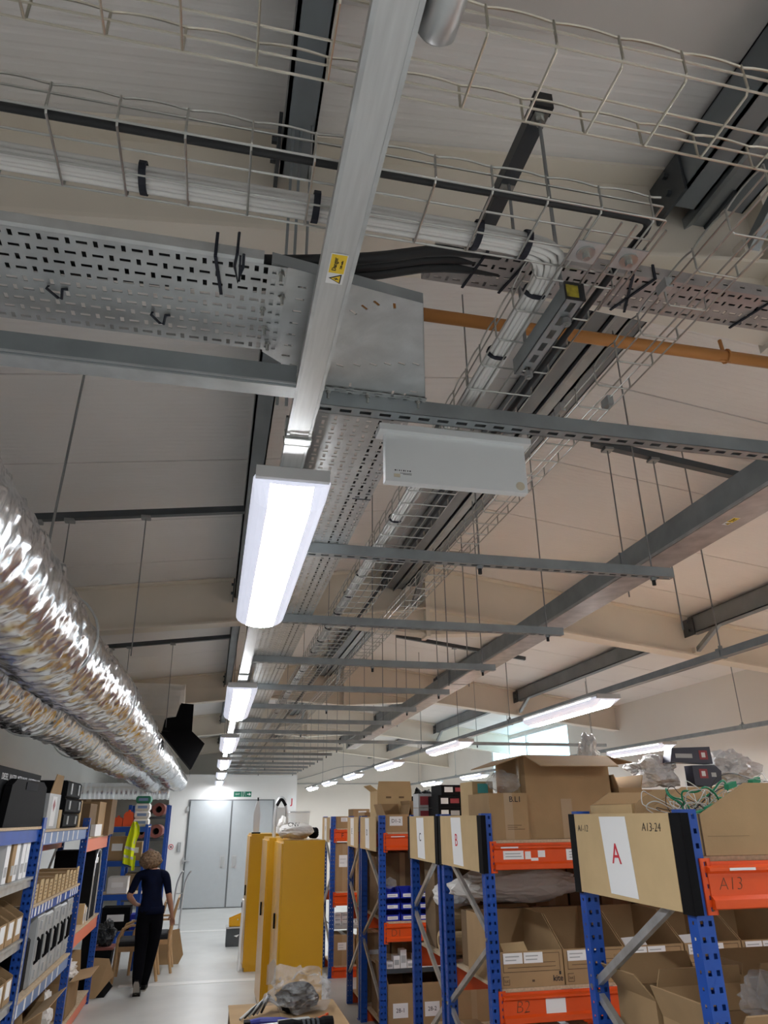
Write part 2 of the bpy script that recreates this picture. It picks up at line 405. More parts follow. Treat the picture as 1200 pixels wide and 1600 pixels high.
# channel struts fixed across the purlins, with droppers for the ducts
def roof_strut(y, x0, x1, rods, label):
    root = thing('roof_strut', label, 'strut', (x0, y, zr(x0)-.26), 'struts across the purlins')
    m = MB(); m.bar((x0, y, zr(x0)-.245), (x1, y, zr(x1)-.245), .045, .045); m.build('channel', 'dark_steel', root)
    for (x, zl, dy) in rods:
        m = MB(); m.tube([(x, y, zr(x)-.27), (x+dy*.02, y+dy*.0, zl)], .0042, 6); m.build('rod', 'rod_steel', root)
        m = MB(); m.box(x-.03, x+.03, y-.03, y+.03, zr(x)-.285, zr(x)-.268); m.build('rod_plate', 'rod_steel', root)
    return root
roof_strut(4.62, -1.75, 0.06, [(-1.24, 3.0, 1), (-1.05, 2.98, 1), (-0.58, 2.93, 1)], 'dark channel strut under the roof, nearest of those carrying the foil ducts')
roof_strut(8.45, -1.75, 0.06, [(-1.24, 3.0, 1), (-1.05, 2.98, 1), (-0.58, 2.93, 1)], 'dark channel strut under the roof behind the second rafter, over the foil ducts')
roof_strut(13.2, -1.75, 0.06, [(-1.24, 3.0, 1), (-0.58, 2.93, 1)], 'dark channel strut behind the third rafter, left of the lamps')
roof_strut(18.4, -1.75, 0.06, [(-0.58, 2.93, 1)], 'dark channel strut in front of the far room block, left of the lamps')
roof_strut(3.62, 2.2, 4.0, [(2.30, 3.18, 0), (2.62, 3.0, 0)], 'dark channel strut under the roof, right of the ridge near the white panel')
roof_strut(9.0, 2.2, 4.0, [(3.0, 2.92, 0)], 'dark channel strut behind the second rafter, right of the ridge')
rd = thing('hanging_rod', 'single thin steel rod hanging left of the perforated tray bend', 'rod', (-0.78, 3.2, 3.0))
m = MB(); m.tube([(-0.78, 3.2, zr(-.78)), (-0.80, 3.2, 2.95)], .006, 6); m.build('rod', 'rod_steel', rd)
m = MB(); m.tube([(-0.78, 3.2, zr(-.78)-.02), (-0.78, 3.2, zr(-.78)-.035)], .016, 6); m.build('nut', 'rod_steel', rd)

# ------------------------------------------------------------------ lamps and their trunking
MATS['lit_side'].cycles.emission_sampling = 'NONE'
LLEN = 1.46
def lamp_proto():
    root = thing('batten_lamp', 'lamp', 'lamp', (0, 0, 0), 'lit ceiling battens')
    bd = MB(); bd.box(-.099, .099, 0, LLEN, -.018, 0); bd.build('body', 'white_plastic', root)
    AN = [0, 10, 24, 40, 56, 73, 90, 107, 124, 140, 156, 170, 180]; rings = []
    for y, sc in ((.012, .28), (.10, 1.0), (LLEN-.04, 1.0), (LLEN-.008, .84)):
        rings.append([(-.0992, y, -.0165)]+[(-.1055*math.cos(R(a)), y, -.0275-.062*sc*math.sin(R(a))**.8) for a in AN]+[(.0992, y, -.0165)])
    d = MB(); n = len(AN)+2; d.v = [Vector(p) for r in rings for p in r]
    for i in range(3):
        for k in range(n-1):
            d.f.append([i*n+k, i*n+k+1, (i+1)*n+k+1, (i+1)*n+k]); d.mi.append(2 if k in (0, n-2) and i == 1 else (1 if 5 <= k <= n-7 else 0))
    for b in (0, 3*n): d.f.append(list(range(b, b+n)) if b else list(range(n))[::-1]); d.mi.append(0)
    d.build('diffuser', ['lit_side', 'lit_diffuser', 'added_uplight'], root, smooth=False)
    for y0, y1 in ((-.006, .012), (LLEN-.008, LLEN+.006)):
        e = MB(); e.box(-.1, .1, y0, y1, -.032, .002); e.build('end_cap', 'clip_plastic', root)
    sp = MB(); sp.box(-.035, .035, .014, .05, -.046, -.030); sp.build('end_clip', 'clip_plastic', root)
    return root
proto = lamp_proto(); first = True
ZT = 2.872
rows = [(0.145, 'over the aisle', [1.74+3.38*k for k in range(-2, 6)]), (2.955, 'over the racks', [1.70+3.44*k for k in range(-2, 7)]), (5.72, 'near the right wall', [1.70+3.44*k for k in range(-2, 7)])]
for r, (x, where, ys) in enumerate(rows):
    for i, y in enumerate(ys):
        vis = [k for k, q in enumerate(ys) if q > 0]
        lab = ('white lit batten lamp in the row %s, %s from the camera' % (where, ORD[i-2])) if i >= 2 else 'white lit batten lamp in the row %s, %s behind the camera' % (where, ('second','first')[i])
        if first: o = proto; o.location = (x, y, ZT); o['label'] = lab; first = False
        else: o = copy_tree(proto, None, (x, y, ZT), lab)
    # trunking
    xt = x - .006; ye = 20.15 if r == 0 else 24.8
    root = thing('lighting_trunking', 'galvanised square trunking carrying the row of lamps '+where, 'trunking', (xt, 0, ZT), 'lamp trunking runs')
    w, h = (.027, .052) if r == 0 else (.022, .044)
    m = MB(); m.box(xt-w, xt+w, YB+.4, ye, ZT+.0025, ZT+.006); m.box(xt-w, xt-w+.002, YB+.4, ye, ZT+.006, ZT+h); m.box(xt+w-.002, xt+w, YB+.4, ye, ZT+.006, ZT+h); m.box(xt-w, xt+w, YB+.4, ye, ZT+h, ZT+h+.002)
    m.build('trough', 'galv_brushed' if r == 0 else 'galv_dark', root)
    for s in (-1, 1):
        m = MB(); m.box(xt+s*w-.0035, xt+s*w+.0035, YB+.4, ye, ZT+.001, ZT+.012); m.build('lip', 'galv' if r == 0 else 'galv_dark', root)
    for y in [1.58, 4.82, 8.4, 11.8, 15.3] if r == 0 else [3.75, 7.15, 10.6, 14.0, 17.5, 20.9]:
        m = MB(); g = .006
        m.box(xt-w-g, xt+w+g, y-.012, y+.012, ZT-.003, ZT+.0015); m.box(xt-w-g, xt-w, y-.016, y+.016, ZT+.0015, ZT+h+.008); m.box(xt+w, xt+w+g, y-.016, y+.016, ZT+.0015, ZT+h+.008)
        m.box(xt-w-g, xt+w+g, y-.016, y+.016, ZT+h+.004, ZT+h+.01)
        m.build('hanger_bracket', 'galv' if r == 0 else 'galv_dark', root)
        if r == 0:
            m = MB()
            for dy in (-.018, .018): m.tube([(xt-w-.008,y+dy,ZT+.02),(xt-w-.006,y+dy,ZT-.004),(xt+w+.006,y+dy,ZT-.004),(xt+w+.008,y+dy,ZT+.02)], .0016, 5)
            m.build('spring_clip', 'wire_zinc', root)
        m = MB(); m.tube([(xt, y, ZT+h), (xt, y, zr(xt)-(.228 if r == 0 else .0))], .0045, 6); m.build('hanger_rod', 'rod_steel', root)
        m = MB(); m.tube([(xt, y, ZT+h+.01), (xt, y, ZT+h+.03)], .012, 6); m.build('nut', 'rod_steel', root)
    if r == 0: TR0 = root
# danger sticker under the first trunking
def danger(parent, c, xd, yd, w, h):
    c = Vector(c); xd = Vector(xd).normalized(); yd = Vector(yd).normalized(); n = xd.cross(yd)
    m = MB(); m.obox(c+n*.0006, xd*w/2, yd*h/2, n*.0003); st = m.build('sticker', 'paper', parent); st['label'] = 'white and yellow danger sticker'
    m = MB(); m.obox(c+n*.0011+xd*w*.17, xd*w*.30, yd*h*.44, n*.0003); m.build('sticker_field', 'yellow_label', st)
    text('Danger', h*.36, c+n*.0018+xd*w*.17+yd*h*.16, xd, yd, 'ink', st)
    text('230 volts', h*.18, c+n*.0018+xd*w*.17-yd*h*.22, xd, yd, 'ink', st)
    tc = c+n*.0011-xd*w*.31
    m = MB(); m.prism([tc-xd*h*.40-yd*h*.36, tc+xd*h*.40-yd*h*.36, tc+yd*h*.36], n*.0004); m.build('warning_triangle', 'ink', st)
    tc = tc+n*.0005
    m = MB(); m.prism([tc-xd*h*.29-yd*h*.29, tc+xd*h*.29-yd*h*.29, tc+yd*h*.22], n*.0004); m.build('triangle_field', 'yellow_label', st)
    tc = tc+n*.0006
    m = MB(); m.prism([tc+xd*h*.05+yd*h*.08, tc-xd*h*.10-yd*h*.10, tc-xd*h*.02-yd*h*.08, tc-xd*h*.03-yd*h*.24, tc+xd*h*.12-yd*h*.05, tc+xd*h*.03-yd*h*.06], n*.0003); m.build('lightning_bolt', 'ink', st)
# reads along the run: text upright turned towards -Y
danger(TR0, (0.138, 0.958, ZT+.0024), (0, -1, 0), (-1, 0, 0), .074, .030)
# round end fitting beside the trunking, top of the picture
cp = thing('conduit_end_box', 'round grey metal conduit end box beside the trunking, top of the picture', 'conduit box', (0.20, 0.5, ZT))
m = MB(); m.tube([(0.197,0.38,ZT+.03),(0.197,0.52,ZT+.03),(0.197,0.55,ZT+.03),(0.197,0.556,ZT+.03)], [.026,.026,.025,.018], 20); m.build('body', 'galv', cp, smooth=True)
m = MB(); m.tube([(0.197,0.43,ZT+.03),(0.197,0.44,ZT+.03)], .0275, 20); m.build('collar', 'galv_dark', cp)
m = MB(); m.box(0.150, 0.172, 0.44, 0.47, ZT+.02, ZT+.04); m.build('coupler', 'galv_dark', cp)
# trunking branch to the left
bt = thing('branch_trunking', 'galvanised square trunking branching left from the lamp run under the tray', 'trunking', (-1.4, 1.36, ZT))
m = MB(); m.box(-2.9, 0.108, 1.335, 1.385, ZT+.002, ZT+.005); m.box(-2.9, 0.108, 1.335, 1.337, ZT+.005, ZT+.052); m.box(-2.9, 0.108, 1.383, 1.385, ZT+.005, ZT+.052); m.box(-2.9,.108,1.335,1.385,ZT+.052,ZT+.054)
m.build('trough', 'galv_dark', bt)
m = MB(); m.box(-2.9, 0.108, 1.338, 1.382, ZT-.001, ZT+.002); m.build('lid', 'galv', bt)
m = MB(); m.box(-2.9, 0.108, 1.331, 1.335, ZT+.004, ZT+.008); m.build('lip', 'galv', bt)
# ------------------------------------------------------------------ slotted channels across the run
ZC = 2.932
def channel_mesh(x0, x1):
    m = MB(); n = int((x1-x0)/.05)
    cw = (x1-x0)/n
    m.holed((x0, -.0205, 0), (1,0,0), (0,1,0), n, 1, cw, .041, lambda i, j: (.0145, .0065))
    m.box(x0, x1, -.0205, -.018, 0, .041); m.box(x0, x1, .018, .0205, 0, .041)
    m.box(x0, x1, -.018, -.010, .038, .041); m.box(x0, x1, .010, .018, .038, .041)
    return m.mesh('channel', 'galv_dark')
def channel(y, x0, x1, rods, label, me):
    root = thing('slotted_channel', label, 'channel', (0, y, ZC), 'slotted channels carrying the trays')
    o = bpy.data.objects.new('channel', me); COL.objects.link(o); o.parent = root
    for x in rods:
        m = MB(); m.tube([(x, y, ZC-.03), (x, y, zr(x)-.03)], .0036, 6); m.build('rod', 'rod_steel', root)
        m = MB(); m.tube([(x, y, ZC-.014), (x, y, ZC-.001)], .012, 6); m.build('nut', 'galv_dark', root)
        m = MB(); m.tube([(x, y, ZC-.036), (x, y, ZC-.014)], .008, 6); m.build('rod_end', 'black_rubber', root)
mc = channel_mesh(0.172, 1.85); ml = channel_mesh(0.172, 2.45); mx = channel_mesh(0.172, 5.6)
NCH = 16
for k in range(NCH):
    y = 1.51 + 1.06*k
    if k == 0: channel(y, .17, 2.45, (2.3,), 'slotted steel channel with the white blank panel hung under it', ml)
    elif k == 8: channel(y, .17, 5.6, (1.76, 3.6, 5.4), 'long slotted steel channel reaching over to the right wall lamps', mx)
    else: channel(y, .17, 1.85, (1.76, 0.98) if k % 2 else (1.76,), 'slotted steel channel under the tray, %s from the camera' % ORD[k], mc)

# ------------------------------------------------------------------ perforated cable tray
def solid(o, t=.0016, off=1):
    md = o.modifiers.new('sheet', 'SOLIDIFY'); md.thickness = t; md.offset = off
def slot_pat(i, j):
    return (.0100, .0038) if (i + (j % 2)) % 2 == 0 else (.0040, .0080)
ZTR = 2.976
tx = thing('cable_tray', 'perforated galvanised cable tray crossing from the left', 'cable tray', (-1.4, 1.22, ZTR))
cell = .0245; nX = int((0.015+2.4)/cell)
m = MB(); m.holed((0.015-nX*cell, 1.085, ZTR), (1,0,0), (0,1,0), nX, 9, cell, .0305, slot_pat)
y0, y1 = 1.085, 1.085+9*.0305
m.add([(0.015-nX*cell,y0,ZTR),(0.015,y0,ZTR),(0.015,y0-.004,ZTR+.006),(0.015-nX*cell,y0-.004,ZTR+.006),(0.015,y0-.004,ZTR+.028),(0.015-nX*cell,y0-.004,ZTR+.028)], [(0,1,2,3),(3,2,4,5)])
m.add([(0.015-nX*cell,y1,ZTR),(0.015,y1,ZTR),(0.015,y1,ZTR+.028),(0.015-nX*cell,y1,ZTR+.028)], [(0,1,2,3)])
o = m.build('tray_base', 'galv', tx); solid(o, .0012, 0)
for x in (-.075, -.035):      # black cable ties hanging out of the tray
    m = MB()
    if x < -.05: m.bar((x, 1.08, ZTR-.004), (x+.012, 1.185, ZTR-.004), .006, .003); m.bar((x,1.075,ZTR+.05),(x,1.078,ZTR-.004),.006,.003,(0,1,0))
    else:
        m.tube([(x,1.072,ZTR+.055),(x,1.068,ZTR),(x-.004,1.10,ZTR-.004),(x+.003,1.145,ZTR-.003),(x+.012,1.10,ZTR-.004),(x+.012,1.068,ZTR)], .003, 5); m.bar((x+.006,1.07,ZTR-.003),(x+.006,1.14,ZTR-.003),.004,.003)
    m.build('cable_tie', 'black_strap', tx)
for (x, y) in ((-.19, 1.29), (-.385, 1.25)):
    m = MB(); m.tube([(x-.012,y-.012,ZTR+.004),(x-.014,y-.02,ZTR-.012),(x,y+.012,ZTR-.006),(x+.010,y+.006,ZTR-.012),(x+.014,y-.016,ZTR-.006),(x+.024,y-.016,ZTR-.004)], .003, 5); m.build('tie_tail', 'black_strap', tx)
# splice plate with its bolts
m = MB(); m.holed((0.012, 1.083, ZTR-.0035), (1,0,0), (0,1,0), 3, 9, .0165, .0300, lambda i, j: (.0040, .0060) if (i+j) % 2 else (.0042, .0095))
o = m.build('splice_plate', 'galv', tx); solid(o, .0016, 0)
for (x, y) in ((0.05, 1.10), (0.022, 1.21), (0.04, 1.325), (0.058, 1.165), (0.03, 1.27)):
    m = MB(); m.tube([(x, y, ZTR-.005), (x, y, ZTR-.010)], .006, 8); m.tube([(x, y, ZTR-.010), (x, y, ZTR-.026)], .0033, 8); m.build('bolt', 'wire_zinc', tx)

bend = thing('tray_bend', 'flat galvanised tray bend behind the trunking, joining the two tray runs', 'tray bend', (0.25, 1.3, ZTR))
ZB = ZTR - .001
poly = [(0.030,1.078),(0.344,1.130),(0.452,1.50),(0.165,1.50),(0.125,1.44),(0.030,1.365)]
m = MB(); m.prism([(x,y,ZB) for x,y in poly], (0,0,.0014)); BPL = m.build('plate', 'galv', bend)
def up_flange(a, b, h, name, mt='galv', t=.0014):
    m = MB(); m.bar((a[0],a[1],ZB+h/2),(b[0],b[1],ZB+h/2), t, h); m.build(name, mt, bend)
up_flange(poly[0], poly[1], .026, 'near_flange', 'galv_dark'); up_flange(poly[1], poly[2], .026, 'outer_flange'); up_flange(poly[4], poly[5], .03, 'inner_flange')
CUT = MB()
def slot_mark(c, d, l=.018, w=.0055):
    d = Vector((d[0], d[1], 0)).normalized(); n = Vector((-d.y, d.x, 0))
    CUT.obox((c[0], c[1], ZB), d*l/2, n*w/2, (0,0,.01))
for c, d in [((0.250,1.150),(1,.8)), ((0.288,1.150),(.3,1)), ((0.228,1.168),(1,.8)), ((0.208,1.188),(1,.8)), ((0.352,1.345),(1,.30)), ((0.385,1.340),(1,.30)), ((0.320,1.353),(1,.30)), ((0.288,1.362),(1,.30)), ((0.250,1.372),(1,.30)), ((0.212,1.382),(1,.3)),
             ((0.410,1.455),(1,.0)), ((0.360,1.470),(.1,1)), ((0.392,1.475),(.1,1)), ((0.250,1.458),(.1,1)), ((0.098,1.085),(1,.0)), ((0.128,1.110),(.3,1)),
             ((0.095,1.135),(1,0)), ((0.094,1.172),(1,0)), ((0.092,1.21),(1,0)), ((0.090,1.25),(1,0)), ((0.088,1.29),(1,0)), ((0.086,1.33),(1,0)), ((0.084,1.37),(1,0)), ((0.105,1.405),(1,.4)), ((0.42,1.30),(.9,.1))]:
    slot_mark(c, d)
cut = CUT.build('cutter', 'galv', bend); bm_ = BPL.modifiers.new('b', 'BOOLEAN'); bm_.object = cut; bm_.operation = 'DIFFERENCE'; bm_.solver = 'EXACT'
bpy.context.view_layer.update(); dg = bpy.context.evaluated_depsgraph_get()
nm = bpy.data.meshes.new_from_object(BPL.evaluated_get(dg)); BPL.modifiers.clear(); BPL.data = nm; bpy.data.objects.remove(cut)
m = MB(); m.holed((0.165, 1.472, ZB-.004), (1,0,0), (0,1,0), 8, 3, .0355, .011, lambda i, j: (.010, .0022) if (i+j) % 2 == 0 else (.0045, .0035))
o = m.build('splice_plate', 'galv', bend); solid(o, .0014, 0)
for x in (0.20, 0.30, 0.43):
    m = MB(); m.tube([(x, 1.490, ZB-.005), (x, 1.490, ZB-.011)], .006, 8); m.tube([(x, 1.490, ZB-.010), (x, 1.490, ZB-.026)], .0033, 8); m.build('bolt', 'wire_zinc', bend)

ty = thing('cable_tray', 'perforated galvanised cable tray running away down the ceiling beside the lamps', 'cable tray', (0.3, 1.5, ZTR))
nY = int(17.0/.027)
m = MB(); m.holed((0.165, 1.5, ZTR), (1,0,0), (0,1,0), 9, nY, .030, .027, lambda i, j: (.0038, .0105) if (i+j) % 2 == 0 else (.0075, .0040))
m.add([(0.165,1.5,ZTR),(0.165,1.5+nY*.027,ZTR),(0.165,1.5+nY*.027,ZTR+.028),(0.165,1.5,ZTR+.028)], [(0,1,2,3)])
m.add([(0.435,1.5,ZTR),(0.435,1.5+nY*.027,ZTR),(0.435,1.5+nY*.027,ZTR+.028),(0.435,1.5,ZTR+.028)], [(0,1,2,3)])
o = m.build('tray_base', 'galv', ty); solid(o, .0012, 0)
for y in (2.12, 5.1, 8.1, 11.1):
    m = MB(); m.box(0.375, 0.437, y-.002, y+.002, ZTR-.003, ZTR+.05); m.build('joint_strip', 'dark_steel', ty)
# power cables lying in the trays
pc = thing('power_cables', 'thick black power cables arching out of the tray bend into the dark tray', 'cables', (0.3, 1.2, 3.05))
for (dy, dz, r) in ((0, 0, .013), (.028, .004, .013), (.052, 0, .014), (.03, .028, .012), (.07, .02, .012)):
    m = MB(); pts = [(-2.3, 1.14+dy*1.5, ZTR+.03+dz), (-0.2, 1.14+dy*1.5, ZTR+.03+dz), (0.02, 1.15+dy*1.4, 3.04+dz), (0.16, 1.17+dy, 3.09+dz), (0.28, 1.18+dy, 3.13+dz), (0.42, 1.20+dy, 3.205+dz), (0.7, 1.205+dy, 3.222+dz), (2.4, 1.205+dy, 3.222+dz)]
    q = []
    for a, b in zip(pts[:-1], pts[1:]):
        for t in (0, .34, .67): q.append(Vector(a).lerp(Vector(b), t))
    for _ in range(2): q = [q[0]]+[(q[i-1]+q[i]*2+q[i+1])/4 for i in range(1, len(q)-1)]+[q[-1]]
    m.tube(q, r, 10); m.build('cable', 'black_rubber', pc, smooth=True)
pc2 = thing('power_cables', 'pair of black power cables lying in the tray beside the lamps', 'cables', (0.4, 2, ZTR))
for x in (.376, .408):
    m = MB(); m.tube([(x,1.52,ZTR+.016),(x,18.3,ZTR+.016)], .014, 8); m.build('cable', 'black_rubber', pc2, smooth=True)
# dark tray at the right
dt = thing('cable_tray', 'dull perforated cable tray high on the right, tied with black straps', 'cable tray', (0.4, 1.25, 3.2))
n = int(2.6/.024)
m = MB(); m.holed((0.395, 1.185, 3.2), (1,0,0), (0,1,0), n, 4, .024, .030, lambda i, j: (.0095, .0030) if (i+j) % 2 == 0 else (.0032, .0075))
m.holed((0.395, 1.185, 3.2), (1,0,0), (0,0,1), n, 1, .024, .035, lambda i, j: (.0070, .0035) if i % 2 else None)
m.holed((0.395, 1.305, 3.2), (1,0,0), (0,0,1), n, 1, .024, .035, lambda i, j: (.0070, .0035) if i % 2 else None)
o = m.build('tray_base', 'galv_pink', dt); solid(o, .0014, 0)
for x, sl in ((0.50, .02), (0.595, .03), (0.90, .05), (0.94, -.05), (1.25, .04)):
    m = MB(); m.bar((x+sl, 1.180, 3.196), (x, 1.31, 3.196), .006, .003); m.bar((x+sl, 1.182, 3.195), (x+sl, 1.182, 3.24), .006, .004, (0,1,0)); m.build('cable_tie', 'black_strap', dt)

# ------------------------------------------------------------------ wire baskets
def wavy(p, q, pitch, amp, axis_up=(0,0,1), n=6):
    p, q = Vector(p), Vector(q); L = (q-p).length; k = int(L/(pitch/n)); a = Vector(axis_up); pts = []
    for i in range(k+1):
        s = i*L/k; pts.append(p.lerp(q, i/k)+a*amp*(abs(math.sin(math.pi*s/pitch))**.7))
    return pts
def basket(label, along, a0, a1, c0, c1, nlong, zb, mt, hside=.055, near_h=None, pitch=.1034, r=.0021, side2=0, loc=None, low=None):
    """basket running along 'x' or 'y' from a0 to a1, across from c0 to c1"""
    P = (lambda a, c, z: (a, c, z)) if along == 'x' else (lambda a, c, z: (c, a, z))
    root = thing('wire_basket', label, 'cable basket', P((a0+a1)/2, (c0+c1)/2, zb), 'wire cable baskets')
    for i in range(nlong):
        c = c0+(c1-c0)*i/(nlong-1); m = MB(); m.tube([P(a0, c, zb), P(a1, c, zb)], r, 6); m.build('long_wire', mt, root)
    for c in (c0, c1):
        if c == c1 and side2 is None: continue
        if c == c1 and side2:
            m = MB(); m.tube([P(a0, c, zb+side2), P(a1, c, zb+side2)], r, 6); m.build('long_wire', mt, root); continue
        m = MB(); m.tube([P(a0, c, zb+hside*.62), P(a1, c, zb+hside*.62)], r, 6); m.build('long_wire', mt, root)
        m = MB(); m.tube(wavy(P(a0, c, zb+hside-.004), P(a1, c, zb+hside-.004), pitch, .008), r, 5); m.build('wavy_top_wire', mt, root)
    m = MB(); d = -.0045; h = hside
    m.tube([P(0, c0-.001, zb+h), P(0, c0-.001, zb+.004), P(0, c0+.005, zb+d), P(0, c1-.005, zb+d), P(0, c1+.001, zb+.004), P(0, c1+.001, zb+(h if side2 == 0 else (side2 or .022)))], r, 6)
    me = m.mesh('cross_wire', mt); L = a1-a0; k = int(L/pitch)
    for i in range(k+1):
        a = a0 + i*pitch
        o = bpy.data.objects.new('cross_wire', me); COL.objects.link(o); o.parent = root
        o.location = Vector(P(a, 0, 0)) - WLOC[root.name]
    return root
b1 = basket('wire basket along the ceiling holding the white cables, crossing from the left', 'x', -2.4, 0.727, 0.846, 0.995, 4, 3.0, 'wire_zinc', side2=None)
b1y = basket('wire basket running away from the corner with the white cable bundle', 'y', 1.03, 18.5, 0.548, 0.722, 5, 3.0, 'wire_zinc', side2=.03)
b2 = basket('empty wire basket nearest the camera, crossing overhead', 'x', -2.4, 0.93, 0.592, 0.712, 3, 3.0, 'wire_warm')
b3 = basket('narrow empty wire basket running away on the right', 'y', 0.74, 18.5, 0.862, 0.955, 3, 3.0, 'wire_zinc', side2=.03)
# corner bracket pieces of the basket
for x in (0.615, 0.705):
    m = MB(); m.box(x-.028, x+.028, 0.915, 0.968, 2.9905, 2.993)
    q = m.build('fixing_plate', 'galv', b1)
    m = MB(); m.tube([(x,0.942,2.9905),(x,0.942,2.987)], .018, 16); m.tube([(x,0.942,2.987),(x,0.942,2.975)], .007, 6); m.build('bolt', 'wire_zinc', q)
    for dx in (-.03, .03):
        m = MB(); m.tube([(x+dx, 0.86, 2.9925), (x+dx, 1.06, 2.9925)], .0024, 6); m.build('bracket_wire', 'wire_zinc', b1)
m = MB(); m.tube([(0.727, 0.846, 3.0), (0.727, 1.10, 3.0)], .0026, 6); m.tube([(0.727, 0.846, 3.035), (0.727, 1.10, 3.035)], .0026, 6); m.build('corner_wire', 'wire_zinc', b1)
# basket joint clips
for (x, y, z) in ((0.862, 1.05, 3.05), (0.862, 1.56, 3.05), (0.955, 1.47, 3.03)):
    m = MB(); m.box(x-.008, x+.008, y-.018, y+.018, z-.02, z+.006); m.build('joint_clip', 'galv', b3)
# white data cables: seven in the bundle, round the corner
wc = thing('data_cable_bundle', 'bundle of white data cables strapped in the wire basket, turning the corner', 'cables', (0.3, 1.0, 3.02))
def smooth_path(pts, it=3):
    q = [Vector(p) for p in pts]
    for _ in range(it):
        n = [q[0]]
        for a, b in zip(q[:-1], q[1:]): n += [a.lerp(b, .25), a.lerp(b, .75)]
        q = n+[q[-1]]
    return q
offs = [(-.024,-.004),(-.014,.010),(-.010,-.006),(0,.013),(.002,-.004),(.012,.008),(.016,-.006),(.024,.004),(-.018,.019),(.010,.020)]
for k, (a, b) in enumerate(offs):
    y = 0.970 + a*.78; x = 0.582 - a*.78; z = 3.012+b*.8
    w = random.uniform(-.002, .002)
    pts = [(-2.4, y, z), (-1.0, y+w, z), (-0.3, y-w, z), (0.2, y+w*2, z), (0.42, y, z), (x-.05, y+.004, z), (x-.004, y+.03, z), (x, 1.14, z), (x+w, 1.5, z), (x-w, 2.4, z)]
    m = MB(); m.tube(smooth_path(pts, 2)+[Vector((x+random.uniform(-.004,.004), yy, z)) for yy in (3.5, 5, 7, 9.5, 12, 15, 18.4)], .0062, 8); m.build('cable', 'white_cable', wc, smooth=True)
for (p, axis) in [((-.20, .966), 'x'), ((0.098, .966), 'x'), ((0.405, .968), 'x'), ((0.505, .972), 'x')] + [((0.580, yy), 'y') for yy in (1.09, 1.31, 1.62)]+[((0.580, 2.02+.33*i), 'y') for i in range(18)]:
    m = MB(); ring = []
    for i in range(14):
        a = 2*math.pi*i/14; u, v = .028*math.cos(a), .0195*math.sin(a)
        ring.append((p[0], p[1]+u, 3.0165+v) if axis == 'x' else (p[0]+u, p[1], 3.0165+v))
    d = Vector((.012,0,0)) if axis == 'x' else Vector((0,.010,0))
    rings = [[Vector(q)-d*.5 for q in ring], [Vector(q)+d*.5 for q in ring]]
    m.loft(rings, cap=False); o = m.build('strap', 'black_strap', wc); solid(o, .004, 1)
bc = thing('black_cable', 'single black cable lying along the edge of the wire basket', 'cable', (0.3, 0.87, 3.02))
m = MB(); m.tube(smooth_path([(-2.4,.872,3.0135),(-1,.872,3.0135),(0.2,.866,3.0135),(0.66,.862,3.0135),(0.716,.866,3.0135),(0.709,0.93,3.0135),(0.707,1.2,3.0135),(0.705,2.0,3.0135),(0.705,6,3.0135),(0.705,18,3.0135)], 2), .0075, 8); m.build('cable', 'black_rubber', bc, smooth=True)
# struts holding the baskets
s1 = thing('strut', 'dark channel strut slung lengthwise high above the wire baskets', 'strut', (0.64, 1.3, 3.55))
m = MB(); m.box(.618, .659, 1.055, 1.62, 3.545, 3.549); m.box(.618,.621,1.055,1.62,3.549,3.586); m.box(.656,.659,1.055,1.62,3.549,3.586); m.build('channel', 'dark_steel', s1)
m = MB(); m.box(.616, .661, 1.05, 1.075, 3.542, 3.59); m.build('end_cap', 'black_rubber', s1)
for y in (1.085, 1.30):
    m = MB(); m.box(.620, .657, y-.018, y+.018, 3.541, 3.5445); m.tube([(.6385,y,3.541),(.6385,y,3.528)], .012, 6); m.build('nut', 'wire_zinc', s1)
s2 = thing('strut', 'slotted channel strut slung under the corner of the white cable basket', 'strut', (0.66, 1.2, 2.975))
n = 5; m = MB(); m.holed((.612, 1.03, 2.952), (1,0,0), (0,1,0), 1, 6, .041, .045, lambda i, j: (.0065, .014)); m.box(.612,.6145,1.03,1.30,2.952,2.993); m.box(.6505,.653,1.03,1.30,2.952,2.993); m.build('channel', 'galv_dark', s2)
m = MB(); m.box(.611, .654, 1.026, 1.0295, 2.951, 2.994); m.build('end_cap', 'black_rubber', s2); m = MB(); m.box(.6135, .640, 1.0255, 1.030, 2.956, 2.986); m.build('end_sticker', 'yellow_old', s2)
for y, zt_ in ((1.085, 3.53), (1.28, 3.54)):
    m = MB(); m.tube([(0.6385, y, 2.948), (0.6385, y, 2.935)], .010, 6); m.tube([(0.6385,y,2.93),(0.6385,y,zt_)], .0042, 6); m.build('rod', 'rod_steel', s2)
s3 = thing('hanger_plate', 'double galvanised hanger strip dropping from the purlin left of the trunking', 'hanger', (0.08, 1.55, 3.1))
for dx in (-.012, .012):
    m = MB(); m.box(.095+dx-.004, .095+dx+.004, 1.60, 1.606, ZTR+.01, zr(.1)-.12); m.build('strip', 'galv_dark', s3)
m = MB(); m.tube([(.095,1.59,zr(.1)-.14),(.095,1.61,zr(.1)-.14)], .02, 8); m.build('bolt', 'galv_dark', s3)

# orange pipe
op = thing('pipe', 'orange plastic pipe crossing behind the baskets on the right', 'pipe', (1.2, 1.55, 3.3))
m = MB(); m.tube([(0.28,1.552,3.3),(1.2,1.55,3.3),(3.2,1.545,3.3)], .0185, 16); m.build('pipe', 'orange_pipe', op, smooth=True)
m = MB(); m.tube([(1.44,1.548+.021*math.cos(a*.5),3.3+.021*math.sin(a*.5)) for a in range(13)], .003, 5); m.tube([(1.435,1.55,3.32),(1.432,1.55,3.36)], .006, 6); m.build('pipe_clip', 'orange_pipe', op)
m = MB(); m.tube([(1.43,1.545,3.282),(1.44,1.535,3.27),(1.40,1.53,3.268)], .0015, 5); m.build('tie_tail', 'orange_pipe', op)
